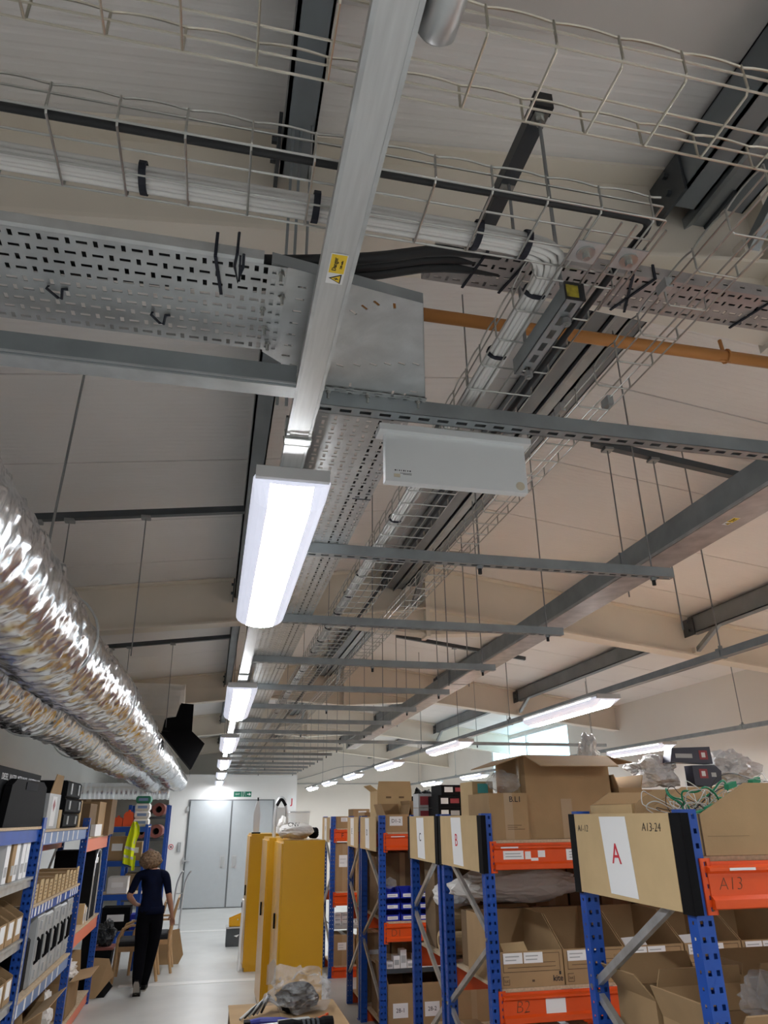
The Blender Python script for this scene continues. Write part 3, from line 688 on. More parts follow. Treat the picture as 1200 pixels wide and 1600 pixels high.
# big trunking along the ridge side
bigt = thing('steel_trunking', 'large grey steel trunking running away down the right of the ceiling', 'trunking', (1.88, 1.0, 3.05))
def bx_(y): return 1.845 + .030*(y-1.0)
a, b = Vector((bx_(-2), -2, 3.105)), Vector((bx_(12.2), 12.2, 3.105))
m = MB(); m.bar(a, b, .155, .11); m.build('trough', 'galv_dark', bigt)
m = MB(); m.bar(a-Vector((0,0,.0565)), b-Vector((0,0,.0565)), .150, .003); m.build('lid', 'galv_pink', bigt)
for s in (-1, 1):
    m = MB(); m.bar(a+Vector((s*.079,0,-.05)), b+Vector((s*.079,0,-.05)), .003, .012); m.build('lip', 'galv', bigt)
for y in (2.9, 5.9, 8.9):
    x = bx_(y); m = MB(); m.box(x-.082, x+.082, y-.004, y+.004, 3.044, 3.165); m.build('joint_strip', 'galv_dark', bigt)
    for s in (-1, 1) if y > 5 else ():
        m = MB(); m.tube([(x+s*.09, y, 3.03), (x+s*.09, y, zr(x)-.03)], .005, 6); m.build('rod', 'rod_steel', bigt)
danger(bigt, (bx_(2.19), 2.19, 3.0466), (0, -1, 0), (-1, 0, 0), .074, .030)
# blank white panel under the first channel
ep = thing('blank_hanging_panel', 'white blank rectangular panel hung under the first slotted channel', 'panel', (0.55, 1.565, 2.85))
m = MB(); m.box(0.343, 0.757, 1.545, 1.60, 2.913, 2.931); m.build('top_rail', 'panel_white', ep)
m = MB(); m.box(0.360, 0.742, 1.560, 1.585, 2.775, 2.913); m.build('face', 'panel_white', ep)
m = MB()
for i, w in enumerate((.006,.002,.004,.003,.006,.003,.004,.006)): m.box(.384+.0055*i, .384+.0055*i+w*.6, 1.5595, 1.5602, 2.8045, 2.808)
m.box(.398,.428,1.5595,1.5602,2.7985,2.7995); m.box(.405,.428,1.5595,1.5602,2.7955,2.7965); m.build('printed_code', 'ink', ep)
m = MB(); m.tube([(.722,1.5602,2.793),(.722,1.559,2.793)], .012, 20); m.build('round_sticker', 'brass_pale', ep)
m = MB(); m.box(.382,.398,1.559,1.5602,2.787,2.796); m.build('torn_sticker', 'brass_pale', ep)
m = MB(); m.tube([(.50,1.55,2.931),(.50,1.55,2.94)], .010, 6); m.build('bolt', 'wire_zinc', ep)

# ------------------------------------------------------------------ foil ducts
def duct(label, x, z, r, y0, y1, seed, painted_glint):
    root = thing('foil_duct', label, 'duct', (x, y0, z), 'silver foil ducts')
    nA = 72; v = []; f = []; col = []
    y = y0; ys = []
    while y < y1: ys.append(y); y += .010 if y < 5.5 else (.02 if y < 10 else .035)
    for j, y in enumerate(ys):
        rib = .5+.5*math.cos(2*math.pi*(y/.155)); rib2 = rib**6
        sag = .022*math.sin(y*1.05+1)+.010*math.sin(y*2.3+seed*2)
        for k in range(nA):
            a = 2*math.pi*k/nA; ca, sa = math.cos(a), math.sin(a)
            p = Vector((ca*1.6+seed*9, y*4.5, sa*1.6))
            n1 = noise.noise(p*2.2); n2 = noise.noise(Vector((ca*r*24+seed, y*16, sa*r*24))); n3 = noise.noise(Vector((ca*r*60+seed, y*34, sa*r*60)))
            rr = r*(1+.045*n1) + .014*abs(n2) + .004*abs(n3) + .010*rib2*(.6+.9*n2)
            v.append((ca*rr, y-y0, sa*rr+sag))
            aa = (a-painted_glint) % (2*math.pi); aa = min(aa, 2*math.pi-aa)
            c = max(0, 1-aa/.30)*max(0, 1-rib*1.35)*(.42+.6*n1)  # patch mask for the gold reflections put into the foil colour
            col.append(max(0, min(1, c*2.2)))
        if j:
            o = (j-1)*nA
            for k in range(nA): f.append((o+k, o+(k+1) % nA, o+nA+(k+1) % nA, o+nA+k))
    f.append(list(range(nA))); f.append(list(range((len(ys)-1)*nA, len(ys)*nA))[::-1])
    me = bpy.data.meshes.new('sleeve'); me.from_pydata(v, [], f); me.materials.append(MATS['foil'])
    me.polygons.foreach_set('use_smooth', [True]*len(me.polygons))
    at = me.attributes.new('painted_glint', 'FLOAT', 'POINT'); at.data.foreach_set('value', col)
    o = bpy.data.objects.new('sleeve', me); COL.objects.link(o); o.parent = root
    for y in [y0+.4+1.9*i for i in range(9)]:
        if y > y1: break
        m = MB(); m.tube([(x+(r+.02)*math.cos(a*.21), y, z+(r+.02)*math.sin(a*.21)) for a in range(30)], .006, 5, closed=True); m.build('support_band', 'galv', root)
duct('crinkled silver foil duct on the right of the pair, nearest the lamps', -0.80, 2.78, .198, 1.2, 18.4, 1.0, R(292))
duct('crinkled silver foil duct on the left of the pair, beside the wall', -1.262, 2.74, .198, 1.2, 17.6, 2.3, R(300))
cd = thing('foil_duct', 'short silver foil duct crossing above the far left shelves', 'duct', (-2.0, 17.0, 2.6))
m = MB(); pts = []; rs = []
for i in range(90):
    pts.append((-2.95+i*.0225, 17.9, 2.58)); rs.append(.17+.012*abs(math.sin(i*.7))+random.uniform(-.004,.004))
m.tube(pts, rs, 24); m.build('sleeve', 'foil', cd, smooth=True)
# plastic wrapped roll and black foam sheets lodged on the ducts
wr_ = thing('wrapped_roll', 'big white roll of foam wrap lodged above the foil duct', 'roll', (-0.85, 9.6, 3.3))
m = MB(); rings = []
for i, (x, s) in enumerate(((-1.5,.9),(-1.2,1),(-.9,1),(-.62,1.0),(-.50,.97),(-.45,.85))):
    rings.append([(x, 9.75+.25*s*math.cos(a*math.pi/10), 3.36+.26*s*math.sin(a*math.pi/10)+(.06*math.cos(a*.9) if i == 5 else 0)) for a in range(20)])
m.loft(rings); m.build('roll', 'foam_white', wr_, smooth=False)
m = MB(); m.prism([(-.95,9.48,3.20),(-.55,9.48,3.18),(-.66,9.46,2.99),(-.78,9.45,2.90),(-.90,9.46,3.0)], (0,.03,0)); m.build('hanging_flap', 'foam_white', wr_)
for i, (lab, poly, y) in enumerate((('black foam sheet standing on end beside the white roll', [(-.64,2.98),(-.62,3.12),(-.50,3.14),(-.46,3.30),(-.31,3.29),(-.30,2.94)], 9.2), ('black foam sheet hanging cornerwise below the other, beside the lamps', [(-.66,2.96),(-.30,2.97),(-.14,2.83),(-.27,2.54)], 9.16))):
    o = thing('foam_sheet', lab, 'foam sheet', (-.45, y, 2.95), 'black foam sheets')
    m = MB(); m.prism([(a, y, b) for a, b in poly], (0,.03,0)); m.build('sheet', 'case_black', o)
    m = MB(); m.prism([(a-.012, y+.034, b-.012) for a, b in poly], (0,.02,0)); m.build('backing_sheet', 'black_rubber', o)
# ------------------------------------------------------------------ racks
UPW, UPD, UPH = .068, .055, 2.02
def upright_mesh(mt='rack_blue', h=UPH):
    """perforated upright: x across the wide face, y deep; wide face looks to -y"""
    m = MB(); n = int(h/.05)
    m.holed((0, 0, 0), (1,0,0), (0,0,1), 2, n, UPW/2, h/n, lambda i, j: (.0068, .0088))
    m.holed((0, UPD, 0), (1,0,0), (0,0,1), 2, n, UPW/2, h/n, lambda i, j: (.0068, .0088))
    m.holed((0, 0, 0), (0,1,0), (0,0,1), 1, n, UPD, h/n, lambda i, j: (.0045, .0055))
    m.add([(UPW,0,0),(UPW,UPD,0),(UPW,UPD,h),(UPW,0,h)], [(0,1,2,3)])
    return m.mesh('upright', mt)
UPM = upright_mesh()
def put(name, me, parent, loc, rot=None):
    o = bpy.data.objects.new(name, me); COL.objects.link(o); o.parent = parent; o.location = Vector(loc)-WLOC[parent.name]
    if rot: o.rotation_euler = rot
    WLOC[o.name] = WLOC[parent.name]
    return o
def beam_mesh(L, h, mt):
    """step beam facing -y, from x=0 to L, top at z=0"""
    m = MB()
    prof = [(0,0),(-.012,0),(-.012,-.012),(-.040,-.020),(-.040,-.030),(-.024,-.040),(-.024,-h*.72),(-.040,-h*.80),(-.040,-h+.004),(-.034,-h),(0,-h)]
    m.prism([(0, y, z) for y, z in prof][::-1], (L,0,0))
    return m.mesh('beam', mt)
def conn_mesh(h, mt):
    m = MB(); n = max(3, int(h/.036)); m.holed((0,0,-h), (1,0,0), (0,0,1), 1, n, .045, h/n, lambda i, j: (.006, .007))
    m.box(0, .004, 0, .012, -h, 0); m.box(.041, .045, 0, .012, -h, 0)
    return m.mesh('connector', mt)
BH = .155
BEAM, CONN = beam_mesh(2.33, BH, 'rack_orange'), conn_mesh(.185, 'rack_orange')
BOARD = B(0, 2.33, 0, 1, -.018, 0).mesh('shelf_board', 'chipboard')
XA = 1.73
def rack(letter, y0, y1, levels, nb=2, brace_dir=1, label=None):
    root = thing('pallet_rack', label or 'blue and orange shelving rack %s' % letter, 'rack', (XA, y0, 0), 'blue and orange racks on the right')
    for b in range(nb+1):
        x = XA + b*2.40
        put('upright', UPM, root, (x, y0, 0)); put('upright', UPM, root, (x, y1-UPD, 0))
        # zigzag braces between the two uprights
        zs = [.29, .79, 1.29, 1.79]
        for i in range(3):
            a, c = (y0+.03, y1-.03) if (i % 2 == 0) == (brace_dir < 0) else (y1-.03, y0+.03)
            m = MB(); xc = x+.030
            p, q = Vector((xc, a, zs[i]+.02)), Vector((xc, c, zs[i+1]-.02))
            d = (q-p).normalized(); nn = Vector((1,0,0)).cross(d)
            m.obox((p+q)/2-Vector((.012,0,0)), (q-p)/2, nn*.016, (.0012,0,0)); m.obox((p+q)/2+nn*.015, (q-p)/2, nn*.0012, (.012,0,0)); m.obox((p+q)/2-nn*.015, (q-p)/2, nn*.0012, (.012,0,0))
            br = m.build('brace', 'galv', root)
            if b == 0:
                m = MB(); m.tube([(x-.006, a, zs[i]+.01), (x+.004, a, zs[i]+.01)], .010, 8); m.build('bolt', 'wire_zinc', br)
        m = MB(); m.box(x-.01, x+UPW+.01, y0-.015, y0+UPD+.015, 0, .004); m.build('base_plate', 'rack_blue', root)
    beams = {}
    for lv, z in enumerate(levels):
        for b in range(nb):
            x = XA+UPW+b*2.40
            o = put('beam', BEAM, root, (x, y0+.014, z)); beams[(lv, b)] = o
            put('connector', CONN, root, (x-.024, y0-.006, z+.012)); put('connector', CONN, root, (x+2.33-.002, y0-.006, z+.012))
            put('back_beam', BEAM, root, (x+2.33, y1-.014, z), (0, 0, math.pi))
            bo = put('shelf_board', BOARD, root, (x, y0+.02, z+.0002)); bo.scale = (1, y1-y0-.04, 1)
            bo.location.z += .018
    return root, beams
SB = .0185   # board thickness above the beam top
LV = [.12, 1.02, 1.84]
RA, bA = rack('A', 2.60, 3.50, LV, label='nearest blue and orange rack on the right, with the sign lettered A')
RB, bB = rack('B', 4.80, 5.74, LV, label='second blue and orange rack on the right, with the sign lettered B', brace_dir=-1)
RC, bC = rack('C', 5.80, 6.68, LV, label='third blue and orange rack on the right, with the narrow white strip sign C')
RD, bD = rack('D', 7.95, 8.96, LV, label='fourth rack on the right, with small blue bins on its middle shelf', brace_dir=-1)
RE, bE = rack('E', 9.02, 9.82, LV, nb=1, label='fifth rack on the right, back to back with the one holding blue bins')
RF, bF = rack('F', 11.25, 12.1, LV, nb=1, label='last rack on the right, half hidden behind the yellow cabinets', brace_dir=-1)
def note(parent, x0, x1, y, z0, z1, m='paper', name='paper_label', lines=2, txt=None, tsz=.05):
    mm = MB(); mm.box(x0, x1, y-.0012, y, z0, z1); o = mm.build(name, m, parent)
    if txt: text(txt, tsz, ((x0+x1)/2, y-.002, (z0+z1)/2), (1,0,0), (0,0,1), 'ink', o)
    elif lines:
        mm = MB()
        for i in range(lines):
            zc = z1-(z1-z0)*(i+1)/(lines+1); w = (x1-x0)*random.uniform(.5,.8); mm.box(x0+(x1-x0)*.1, x0+(x1-x0)*.1+w, y-.0016, y-.0012, zc-.003, zc+.003)
        mm.build('print', 'case_grey', o)
    return o
# writing and labels on the beams (child of the beam)
def WP(o, p): WLOC[o.name] = Vector(p)   # world origin of an object placed with put()
for bb in (bA, bB, bC, bD, bE, bF):
    for o in bb.values(): WLOC[o.name] = o.location + WLOC[o.parent.name]
def fy(y0): return y0+.014-.0245
text('A13', .062, (1.885, fy(2.6), 1.765), (1,0,0), (0,0,1), 'ink_brown', bA[(2,0)], shear=.15, bold=-.0016)
note(bA[(2,0)], 1.88, 1.99, 2.6+.014-.0405, 1.8105, 1.8195, lines=0)
text('B2', .090, (1.92, fy(4.8), .945), (1,0,0), (0,0,1), 'ink_brown', bB[(1,0)], shear=.15, bold=-.0022)
note(bB[(1,0)], 2.07, 2.20, fy(4.8), .90, .985, lines=0); note(bB[(2,0)], 1.86, 2.00, fy(4.8), 1.745, 1.795); note(bB[(2,0)], 2.30, 2.50, fy(4.8), 1.735, 1.80, lines=3)
for (x0, x1, z0, z1) in ((2.01,2.05,1.745,1.79),(2.10,2.15,1.755,1.795),(2.05,2.10,1.735,1.752)): note(bB[(2,0)], x0, x1, fy(4.8), z0, z1, lines=0, name='torn_label')
note(bB[(2,0)], 1.84, 1.96, 4.8+.014-.0405, 1.811, 1.8195, lines=0); 
text('D1', .09, (1.90, fy(7.95), .94), (1,0,0), (0,0,1), 'ink_brown', bD[(1,0)], bold=-.002); note(bD[(2,0)], 1.85, 2.0, 7.95+.014-.0405, 1.811, 1.8195, lines=0)
text('F', .09, (1.90, fy(11.25), 1.76), (1,0,0), (0,0,1), 'ink', bF[(2,0)])

# card signs on the rack ends
def sign(y0, y1, letter, red, extra, label, light='card_light', edge=True):
    root = thing('card_sign', label, 'sign', (XA-.02, (y0+y1)/2, 1.67), 'card signs on the rack ends')
    z0, z1 = 1.672, 2.008; X = XA-.008
    m = MB(); m.prism([(X, y0+.06, z0), (X, y1-.05, z0+.004), (X, y1-.05, z1), (X, y0+.06, z1)], (-.006,0,0)); m.build('card', light, root)
    if edge:
        m = MB(); m.box(X-.004, X+.004, y0-.012, y0+.062, z0-.006, z1); m.box(X-.004, X+.03, y0-.016, y0-.010, z0-.004, z1); m.build('edge_tape', 'case_black', root)
        m = MB(); m.box(X-.0065, X+.004, y1-.052, y1+.01, z0-.002, z1); m.build('edge_tape', 'case_black', root)
    yc = (y0+y1)/2+.05; w = .115
    m = MB(); m.prism([(X-.0062, yc+w-.01, z1-.012), (X-.0062, yc-w-.005, z1-.012), (X-.0066, yc-w-.035, z0+.016), (X-.0066, yc+w-.045, z0+.020)], (-.0008,0,0)); pp = m.build('paper_strip', 'paper', root)
    text(letter, .115 if red else .09, (X-.0080, yc-.012, 1.845), (0,-1,0), (0,0,1), 'ink_red' if red else 'ink', root)
    for (t, y, z, s) in extra: text(t, s, (X-.0075, y, z), (0,-1,0), (0,0,1), 'ink', root, shear=.15, bold=-.0008)
sign(2.60, 3.50, 'A', True, [('A1-12', 3.37, 1.945, .042), ('A13-24', 2.79, 1.955, .046)], 'brown card sign with a red letter A on the nearest rack end')
sign(4.80, 5.74, 'B', True, [], 'brown card sign with a red letter B on the second rack end')
sign(5.80, 6.68, 'C', False, [], 'brown card sign with a letter C on white paper, third rack end')
sign(7.99, 8.98, 'D', False, [], 'pale card sign with a white paper strip on the fourth rack end', edge=False)
sign(9.00, 9.84, 'E', False, [], 'pale narrow card sign, fifth rack end', edge=False)
sign(11.25, 12.1, 'F', False, [], 'pale narrow card sign above the yellow cabinets, last rack end', edge=False)

# ------------------------------------------------------------------ cartons and bins
def carton(name, label, x0, x1, y0, y1, z0, z1, m='card', group='cardboard cartons', tape=True, labels=(), cat='box', rot=0.0):
    root = thing(name, label, cat, ((x0+x1)/2, (y0+y1)/2, z0), group)
    B(x0, x1, y0, y1, z0, z1).build('carton_body', m, root)
    xm = (x0+x1)/2
    if tape:
        mm = MB(); w = min(.03, (x1-x0)*.12); mm.box(xm-w, xm+w, y0-.0008, y0, z0+(z1-z0)*.0, z1); mm.box(xm-w, xm+w, y0-.0008, y1, z1, z1+.0008); mm.build('tape', 'card_tape', root)
    mm = MB(); mm.box(x0, x1, (y0+y1)/2-.0015, (y0+y1)/2+.0015, z1, z1+.0010); mm.build('flap_seam', 'ink_brown', root)
    for (a, b, c, d, t) in labels: note(root, a, b, y0-.0009, c, d, txt=t, tsz=(d-c)*.55) if t else note(root, a, b, y0-.0009, c, d)
    root.rotation_euler.z = rot
    return root
def open_carton(name, label, x0, x1, y0, y1, z0, z1, flaps=(60,60,60,60), fl=None, m='card', group='open cartons', t=.006, inner='card_dark'):
    """flaps: fold-out angle from vertical for -y, +y, -x, +x; None leaves a flap off"""
    root = thing(name, label, 'box', ((x0+x1)/2, (y0+y1)/2, z0), group)
    b = MB(); b.box(x0,x1,y0,y1,z0,z0+t); b.box(x0,x1,y0,y0+t,z0+t,z1); b.box(x0,x1,y1-t,y1,z0+t,z1); b.box(x0,x0+t,y0+t,y1-t,z0+t,z1); b.box(x1-t,x1,y0+t,y1-t,z0+t,z1)
    b.build('carton_body', m, root)
    fl = fl or min(x1-x0, y1-y0)*.45
    for i, a in enumerate(flaps):
        if a is None: continue
        s, c = math.sin(R(a))*fl, math.cos(R(a))*fl; mm = MB(); e = .03*fl/.2
        if i == 0: q = [(x0,y0,z1),(x1,y0,z1),(x1-e,y0-s,z1+c),(x0+e,y0-s,z1+c)]; n = (0,t*math.cos(R(a)),t*math.sin(R(a)))
        elif i == 1: q = [(x1,y1,z1),(x0,y1,z1),(x0+e,y1+s,z1+c),(x1-e,y1+s,z1+c)]; n = (0,-t*math.cos(R(a)),t*math.sin(R(a)))
        elif i == 2: q = [(x0,y1,z1),(x0,y0,z1),(x0-s,y0+e,z1+c),(x0-s,y1-e,z1+c)]; n = (t*math.cos(R(a)),0,t*math.sin(R(a)))
        else: q = [(x1,y0,z1),(x1,y1,z1),(x1+s,y1-e,z1+c),(x1+s,y0+e,z1+c)]; n = (-t*math.cos(R(a)),0,t*math.sin(R(a)))
        mm.prism(q, n); mm.build('flap', m, root)
    return root
def bin_proto(w, d, hf, hb, ds, printed=True, m='card', t=.005):
    """picking bin, origin front-left-bottom; front faces -y"""
    root = thing('picking_bin', 'bin', 'bin', (0,0,0))
    b = MB(); b.box(0,w,0,d,0,t); b.box(0,w,0,t,t,hf); b.box(0,w,d-t,d,t,hb)
    for x in (0, w-t): b.prism([(x,t,t),(x,d-t,t),(x,d-t,hb),(x,ds,hb),(x,t,hf)], (t,0,0))
    b.build('bin_body', m, root)
    if printed:
        f = MB(); a, c, z0, z1 = w*.05, w*.95, hf*.42, hf*.93
        for (p, q, r, s) in ((a,c,z1-.003,z1),(a,c,z0,z0+.003),(a,a+.003,z0,z1),(c-.003,c,z0,z1),(a+.03,c-.03,hf*.66,hf*.675),(a+.03,c-.03,hf*.54,hf*.555)): f.box(p,q,-.0008,0,r,s)
        f.box(w*.49,w*.53,-.0008,0,hf*.14,hf*.20); f.build('printed_frame', 'ink_brown', root)
        text('kite', .045, (w*.90, -.0012, hf*.20), (1,0,0), (0,0,1), 'ink', root, bold=.0006)
        mm = MB(); mm.box(w*.925,w*.955,-.0008,0,hf*.30,hf*.40); mm.build('logo_mark', 'ink', root)
        mm = MB(); a = w*.04
        for (p,q,r,s) in ((a,a+.04,hf*.08,hf*.095),(a,a+.04,hf*.30,hf*.315),(a,a+.003,hf*.08,hf*.30),(a+.04,a+.043,hf*.08,hf*.24)): mm.box(p,q,-.0008,0,r,s)
        mm.build('stamp_outline', 'ink_brown', root); text('lot', .026, (a+.021,-.0012,hf*.19), (1,0,0), (0,0,1), 'ink_brown', root)
        for (p, q) in ((.06,.36),(.38,.68)): note(root, w*p, w*q, -.0009, hf*.66, hf*.96, lines=2)
    return root
BINP = bin_proto(.42, .60, .19, .36, .26); binfirst = True
for i in range(8):
    x = 1.803+.4285*i if i < 5 else 4.215+.4285*(i-5)
    lab = 'printed cardboard picking bin on the middle shelf of rack B, %s from the aisle' % ORD[i]
    if binfirst: o = BINP; o.location = (x, 4.825, 1.02+SB+.001); o['label'] = lab; binfirst = False
    else: o = copy_tree(BINP, None, (x, 4.825, 1.02+SB+.001), lab)
    o['group'] = 'printed bins on rack B'
BIN2 = bin_proto(.27, .40, .13, .30, .18, False)
bl = [(BIN2)]
def bins2(xs, y, z, lab, group, lbl=None):
    for i, x in enumerate(xs):
        o = copy_tree(BIN2, None, (x, y, z+.0005), lab % ORD[i]); o['group'] = group
        if lbl:
            h = note(o, x+.04, x+.20, y-.0008, z+.02, z+.10, txt=lbl[i % len(lbl)], tsz=.045)
# items standing inside the first bins
for i, (x, c) in enumerate(((1.86,'card_light'),(2.72,'paper'),(3.15,'paper'))):
    o = thing('folded_paper' , 'folded paper insert sticking out of the %s printed bin on rack B' % ORD[[0,2,3][i]], 'paper', (x+.12, 5.0, 1.05)); m = MB(); m.obox((x+.12, 4.98, 1.19), (.09,.02,.0), (.0,.07,.055), (0,.0006,-.0008)); m.build('sheet', c, o)

# rack A: top shelf
ZA = 1.84+SB+.001
def side_bin(label, x0, x1, y0, y1, z0, hlow, hhigh, xs, m='card'):
    """bin whose low end faces the aisle (-x)"""
    t = .006; root = thing('picking_bin', label, 'bin', ((x0+x1)/2, (y0+y1)/2, z0))
    b = MB(); b.box(x0,x1,y0,y1,z0,z0+t); b.box(x0,x0+t,y0,y1,z0+t,z0+hlow); b.box(x1-t,x1,y0,y1,z0+t,z0+hhigh)
    for y in (y0, y1-t): b.prism([(x0+t,y,z0+t),(x1-t,y,z0+t),(x1-t,y,z0+hhigh),(xs,y,z0+hhigh),(x0+t,y,z0+hlow)], (0,t,0))
    b.build('bin_body', m, root)
    mm = MB(); mm.box(x0-.012, x0-.0005, y0+.01, y1-.01, z0, z0+hlow-.004); mm.build('folded_front', 'card_light', root)
    mm = MB(); mm.box(x0+.02, x0+.20, y0-.0006, y0, z0+hlow*.45, z0+hlow*.46); mm.build('crease', 'card_dark', root)
    return root
side_bin('open brown bin full of tangled wires on the nearest rack', 1.815, 2.55, 2.605, 3.02, ZA, .145, .255, 2.035)
side_bin('empty open brown bin behind the card sign A', 1.82, 2.45, 3.06, 3.46, ZA, .19, .245, 1.92)
side_bin('plain brown bin further along the top of the nearest rack', 2.60, 3.3, 2.62, 3.02, ZA, .14, .25, 2.80)
wt = thing('wire_tangle', 'tangle of grey and green wires spilling from the open brown bin', 'wires', (2.0, 2.8, ZA+.15))
random.seed(21)
for k in range(44):
    c = Vector((random.uniform(1.84, 2.25), random.uniform(2.66, 2.96), ZA+.12)); pts = []
    a0 = random.uniform(0, 6.28); rr = random.uniform(.04, .12)
    h = random.uniform(.02, .12)
    for i in range(7):
        a = a0+i*random.uniform(.5,.8); pts.append(c+Vector((rr*math.cos(a)*1.1, rr*math.sin(a)*.7, h*math.sin(i/6*math.pi)*random.uniform(.7,1.3)+ (c.x-1.84)*.12)))
    if k % 7 == 0: mt, r = 'black_rubber', .0016
    elif k % 6 == 1: mt, r = 'green_wire', .004
    else: mt, r = 'grey_wire', .0022
    m = MB(); m.tube(smooth_path(pts, 2), r, 5, cap=True); m.build('wire', mt, wt, smooth=True)
for pts in ([(1.80,2.75,ZA+.16),(1.72,2.74,ZA+.20),(1.70,2.80,ZA+.17),(1.78,2.84,ZA+.14)], [(2.0,2.8,ZA+.16),(2.03,2.8,ZA+.27),(2.13,2.8,ZA+.31),(2.25,2.8,ZA+.27)], [(1.93,2.8,ZA+.16),(2.06,2.8,ZA+.245),(2.20,2.8,ZA+.265),(2.30,2.8,ZA+.27)]):
    m = MB(); m.tube(smooth_path(pts, 3), .0022, 6); m.build('wire', 'black_rubber' if pts[0][0] > 1.9 else 'grey_wire', wt, smooth=True)
for (x, y, z) in ((1.855,2.66,ZA+.145),(1.90,2.65,ZA+.165),(2.16,2.7,ZA+.265),(2.06,2.72,ZA+.25)):
    m = MB(); m.obox((x,y,z), (.022,.004,.006), (-.004,.010,.0), (0,0,.010)); m.build('green_plug', 'green_wire', wt)
random.seed(5)
def crumple(name, label, cat, c, rx, ry, rz, mt, seed, group=None, sub=3, amp=.35):
    root = thing(name, label, cat, (c[0], c[1], c[2]-rz), group)
    import bmesh
    bm = bmesh.new(); bmesh.ops.create_icosphere(bm, subdivisions=sub+1, radius=1)
    for v in bm.verts:
        n = noise.noise(v.co*1.7+Vector((seed,0,0)))*amp + abs(noise.noise(v.co*4.3+Vector((0,seed,0))))*amp*.8
        p = v.co*(1+n-.15*amp); v.co = (p.x*rx, p.y*ry, max(p.z, -.98)*rz)
    me = bpy.data.meshes.new('film'); bm.to_mesh(me); bm.free(); me.materials.append(MATS[mt])
    o = bpy.data.objects.new('film', me); COL.objects.link(o); o.parent = root; o.location = (0,0,rz)
    return root
crumple('bubble_wrap', 'crumpled clear bubble wrap left of the dark navy packs', 'wrap', (3.24, 5.15, ZA+.44), .20, .12, .11, 'bubble', 3, amp=.5)
crumple('bubble_wrap', 'crumpled clear bubble wrap at the right edge, behind the wires', 'wrap', (3.92, 5.15, ZA+.47), .20, .13, .12, 'bubble', 8, amp=.5)
carton('carton', 'plain brown carton under the bubble wrap on rack B top', 2.98, 3.46, 4.9, 5.4, ZA, ZA+.31, tape=False, group='cartons on rack B top')
carton('carton', 'brown carton at the right edge on rack B top, behind the wires', 3.72, 4.12, 4.9, 5.4, ZA, ZA+.34, 'card_light', tape=False, group='cartons on rack B top')
carton('carton', 'plain brown carton holding up the navy packs on rack B top', 3.48, 3.70, 4.9, 5.4, ZA, ZA+.325, tape=False, group='cartons on rack B top')
for i, (poly, lx, lz, lab) in enumerate(([[(3.28,.50),(3.31,.60),(3.63,.612),(3.635,.49)], 3.53, .52, 'dark navy printed pack, upper one of two by the bubble wrap'], [[(3.47,.34),(3.47,.48),(3.66,.485),(3.71,.44),(3.70,.38),(3.60,.33)], 3.52, .39, 'dark navy printed pack, lower one of two by the bubble wrap'])):
    o = thing('printed_pack', lab, 'box', (3.5, 5.0, ZA+.4), 'navy packs on rack B'); y = 4.95+.02*i
    m = MB(); m.prism([(a, y, ZA+b) for a, b in poly], (0,.10,0)); m.build('pack', 'box_navy', o)
    B(lx, lx+.07, y-.002, y-.0002, ZA+lz, ZA+lz+.065).build('label', 'print_red', o); B(lx+.018, lx+.05, y-.003, y-.002, ZA+lz+.015, ZA+lz+.05).build('label_mark', 'paper', o)
    B(lx-.20, lx-.06, y-.002, y-.0002, ZA+lz+.01, ZA+lz+.04).build('side_print', 'case_grey', o) if i == 0 else B(lx+.10, lx+.14, y-.002, y-.0002, ZA+lz+.01, ZA+lz+.04).build('side_print', 'case_grey', o)
# rack B: top shelf
o = carton('carton', 'brown carton marked BL1 on the aisle end of rack B', 1.80, 2.07, 4.83, 5.25, ZA, ZA+.285, tape=True, group='cartons on rack B top')
text('B.L1', .05, (1.985, 4.827, ZA+.245), (1,0,0), (0,0,1), 'ink', o)
m = MB()
for i, w in enumerate((.10,.07,.12)): m.box(1.92, 1.92+w, 4.8285, 4.829, ZA+.085-.012*i, ZA+.088-.012*i)
m.build('printed_lines', 'ink_brown', o)
o = open_carton('large_carton', 'largest open brown carton with spread flaps on rack B', 2.10, 2.74, 4.90, 5.45, ZA, ZA+.53, (112, None, 108, 100), .22, group='open cartons on rack B')
m = MB()
m.box(2.095, 2.099, 4.99, 5.03, ZA, ZA+.53); m.build('corner_tape', 'clear_tape', o)
m = MB(); m.box(2.35, 2.43, 4.8985, 4.8999, ZA, ZA+.25); m.build('bottom_tape', 'card_tape', o)
crumple('bubble_wrap', 'small crumpled film spilling from the largest open carton', 'wrap', (2.72, 5.12, ZA+.57), .07, .10, .12, 'bubble', 12, amp=.5)
open_carton('carton', 'low open carton with raised flaps right of the largest carton', 2.78, 2.96, 4.86, 5.3, ZA, ZA+.32, (None, None, 15, 20), .09, group='open cartons on rack B')
o = carton('carton', 'small carton with a turquoise label behind the BL1 carton', 1.86, 2.02, 5.32, 5.6, ZA, ZA+.38, 'card_light', group='cartons on rack B top', tape=False)
m = MB(); m.box(1.90, 1.98, 5.317, 5.319, ZA+.30, ZA+.365); m.build('turquoise_label', 'teal_label', o)
crumple('clear_bag', 'clear plastic bag on top of the BL1 carton', 'bag', (1.98, 5.0, ZA+.36), .10, .12, .07, 'clear_bag', 4)
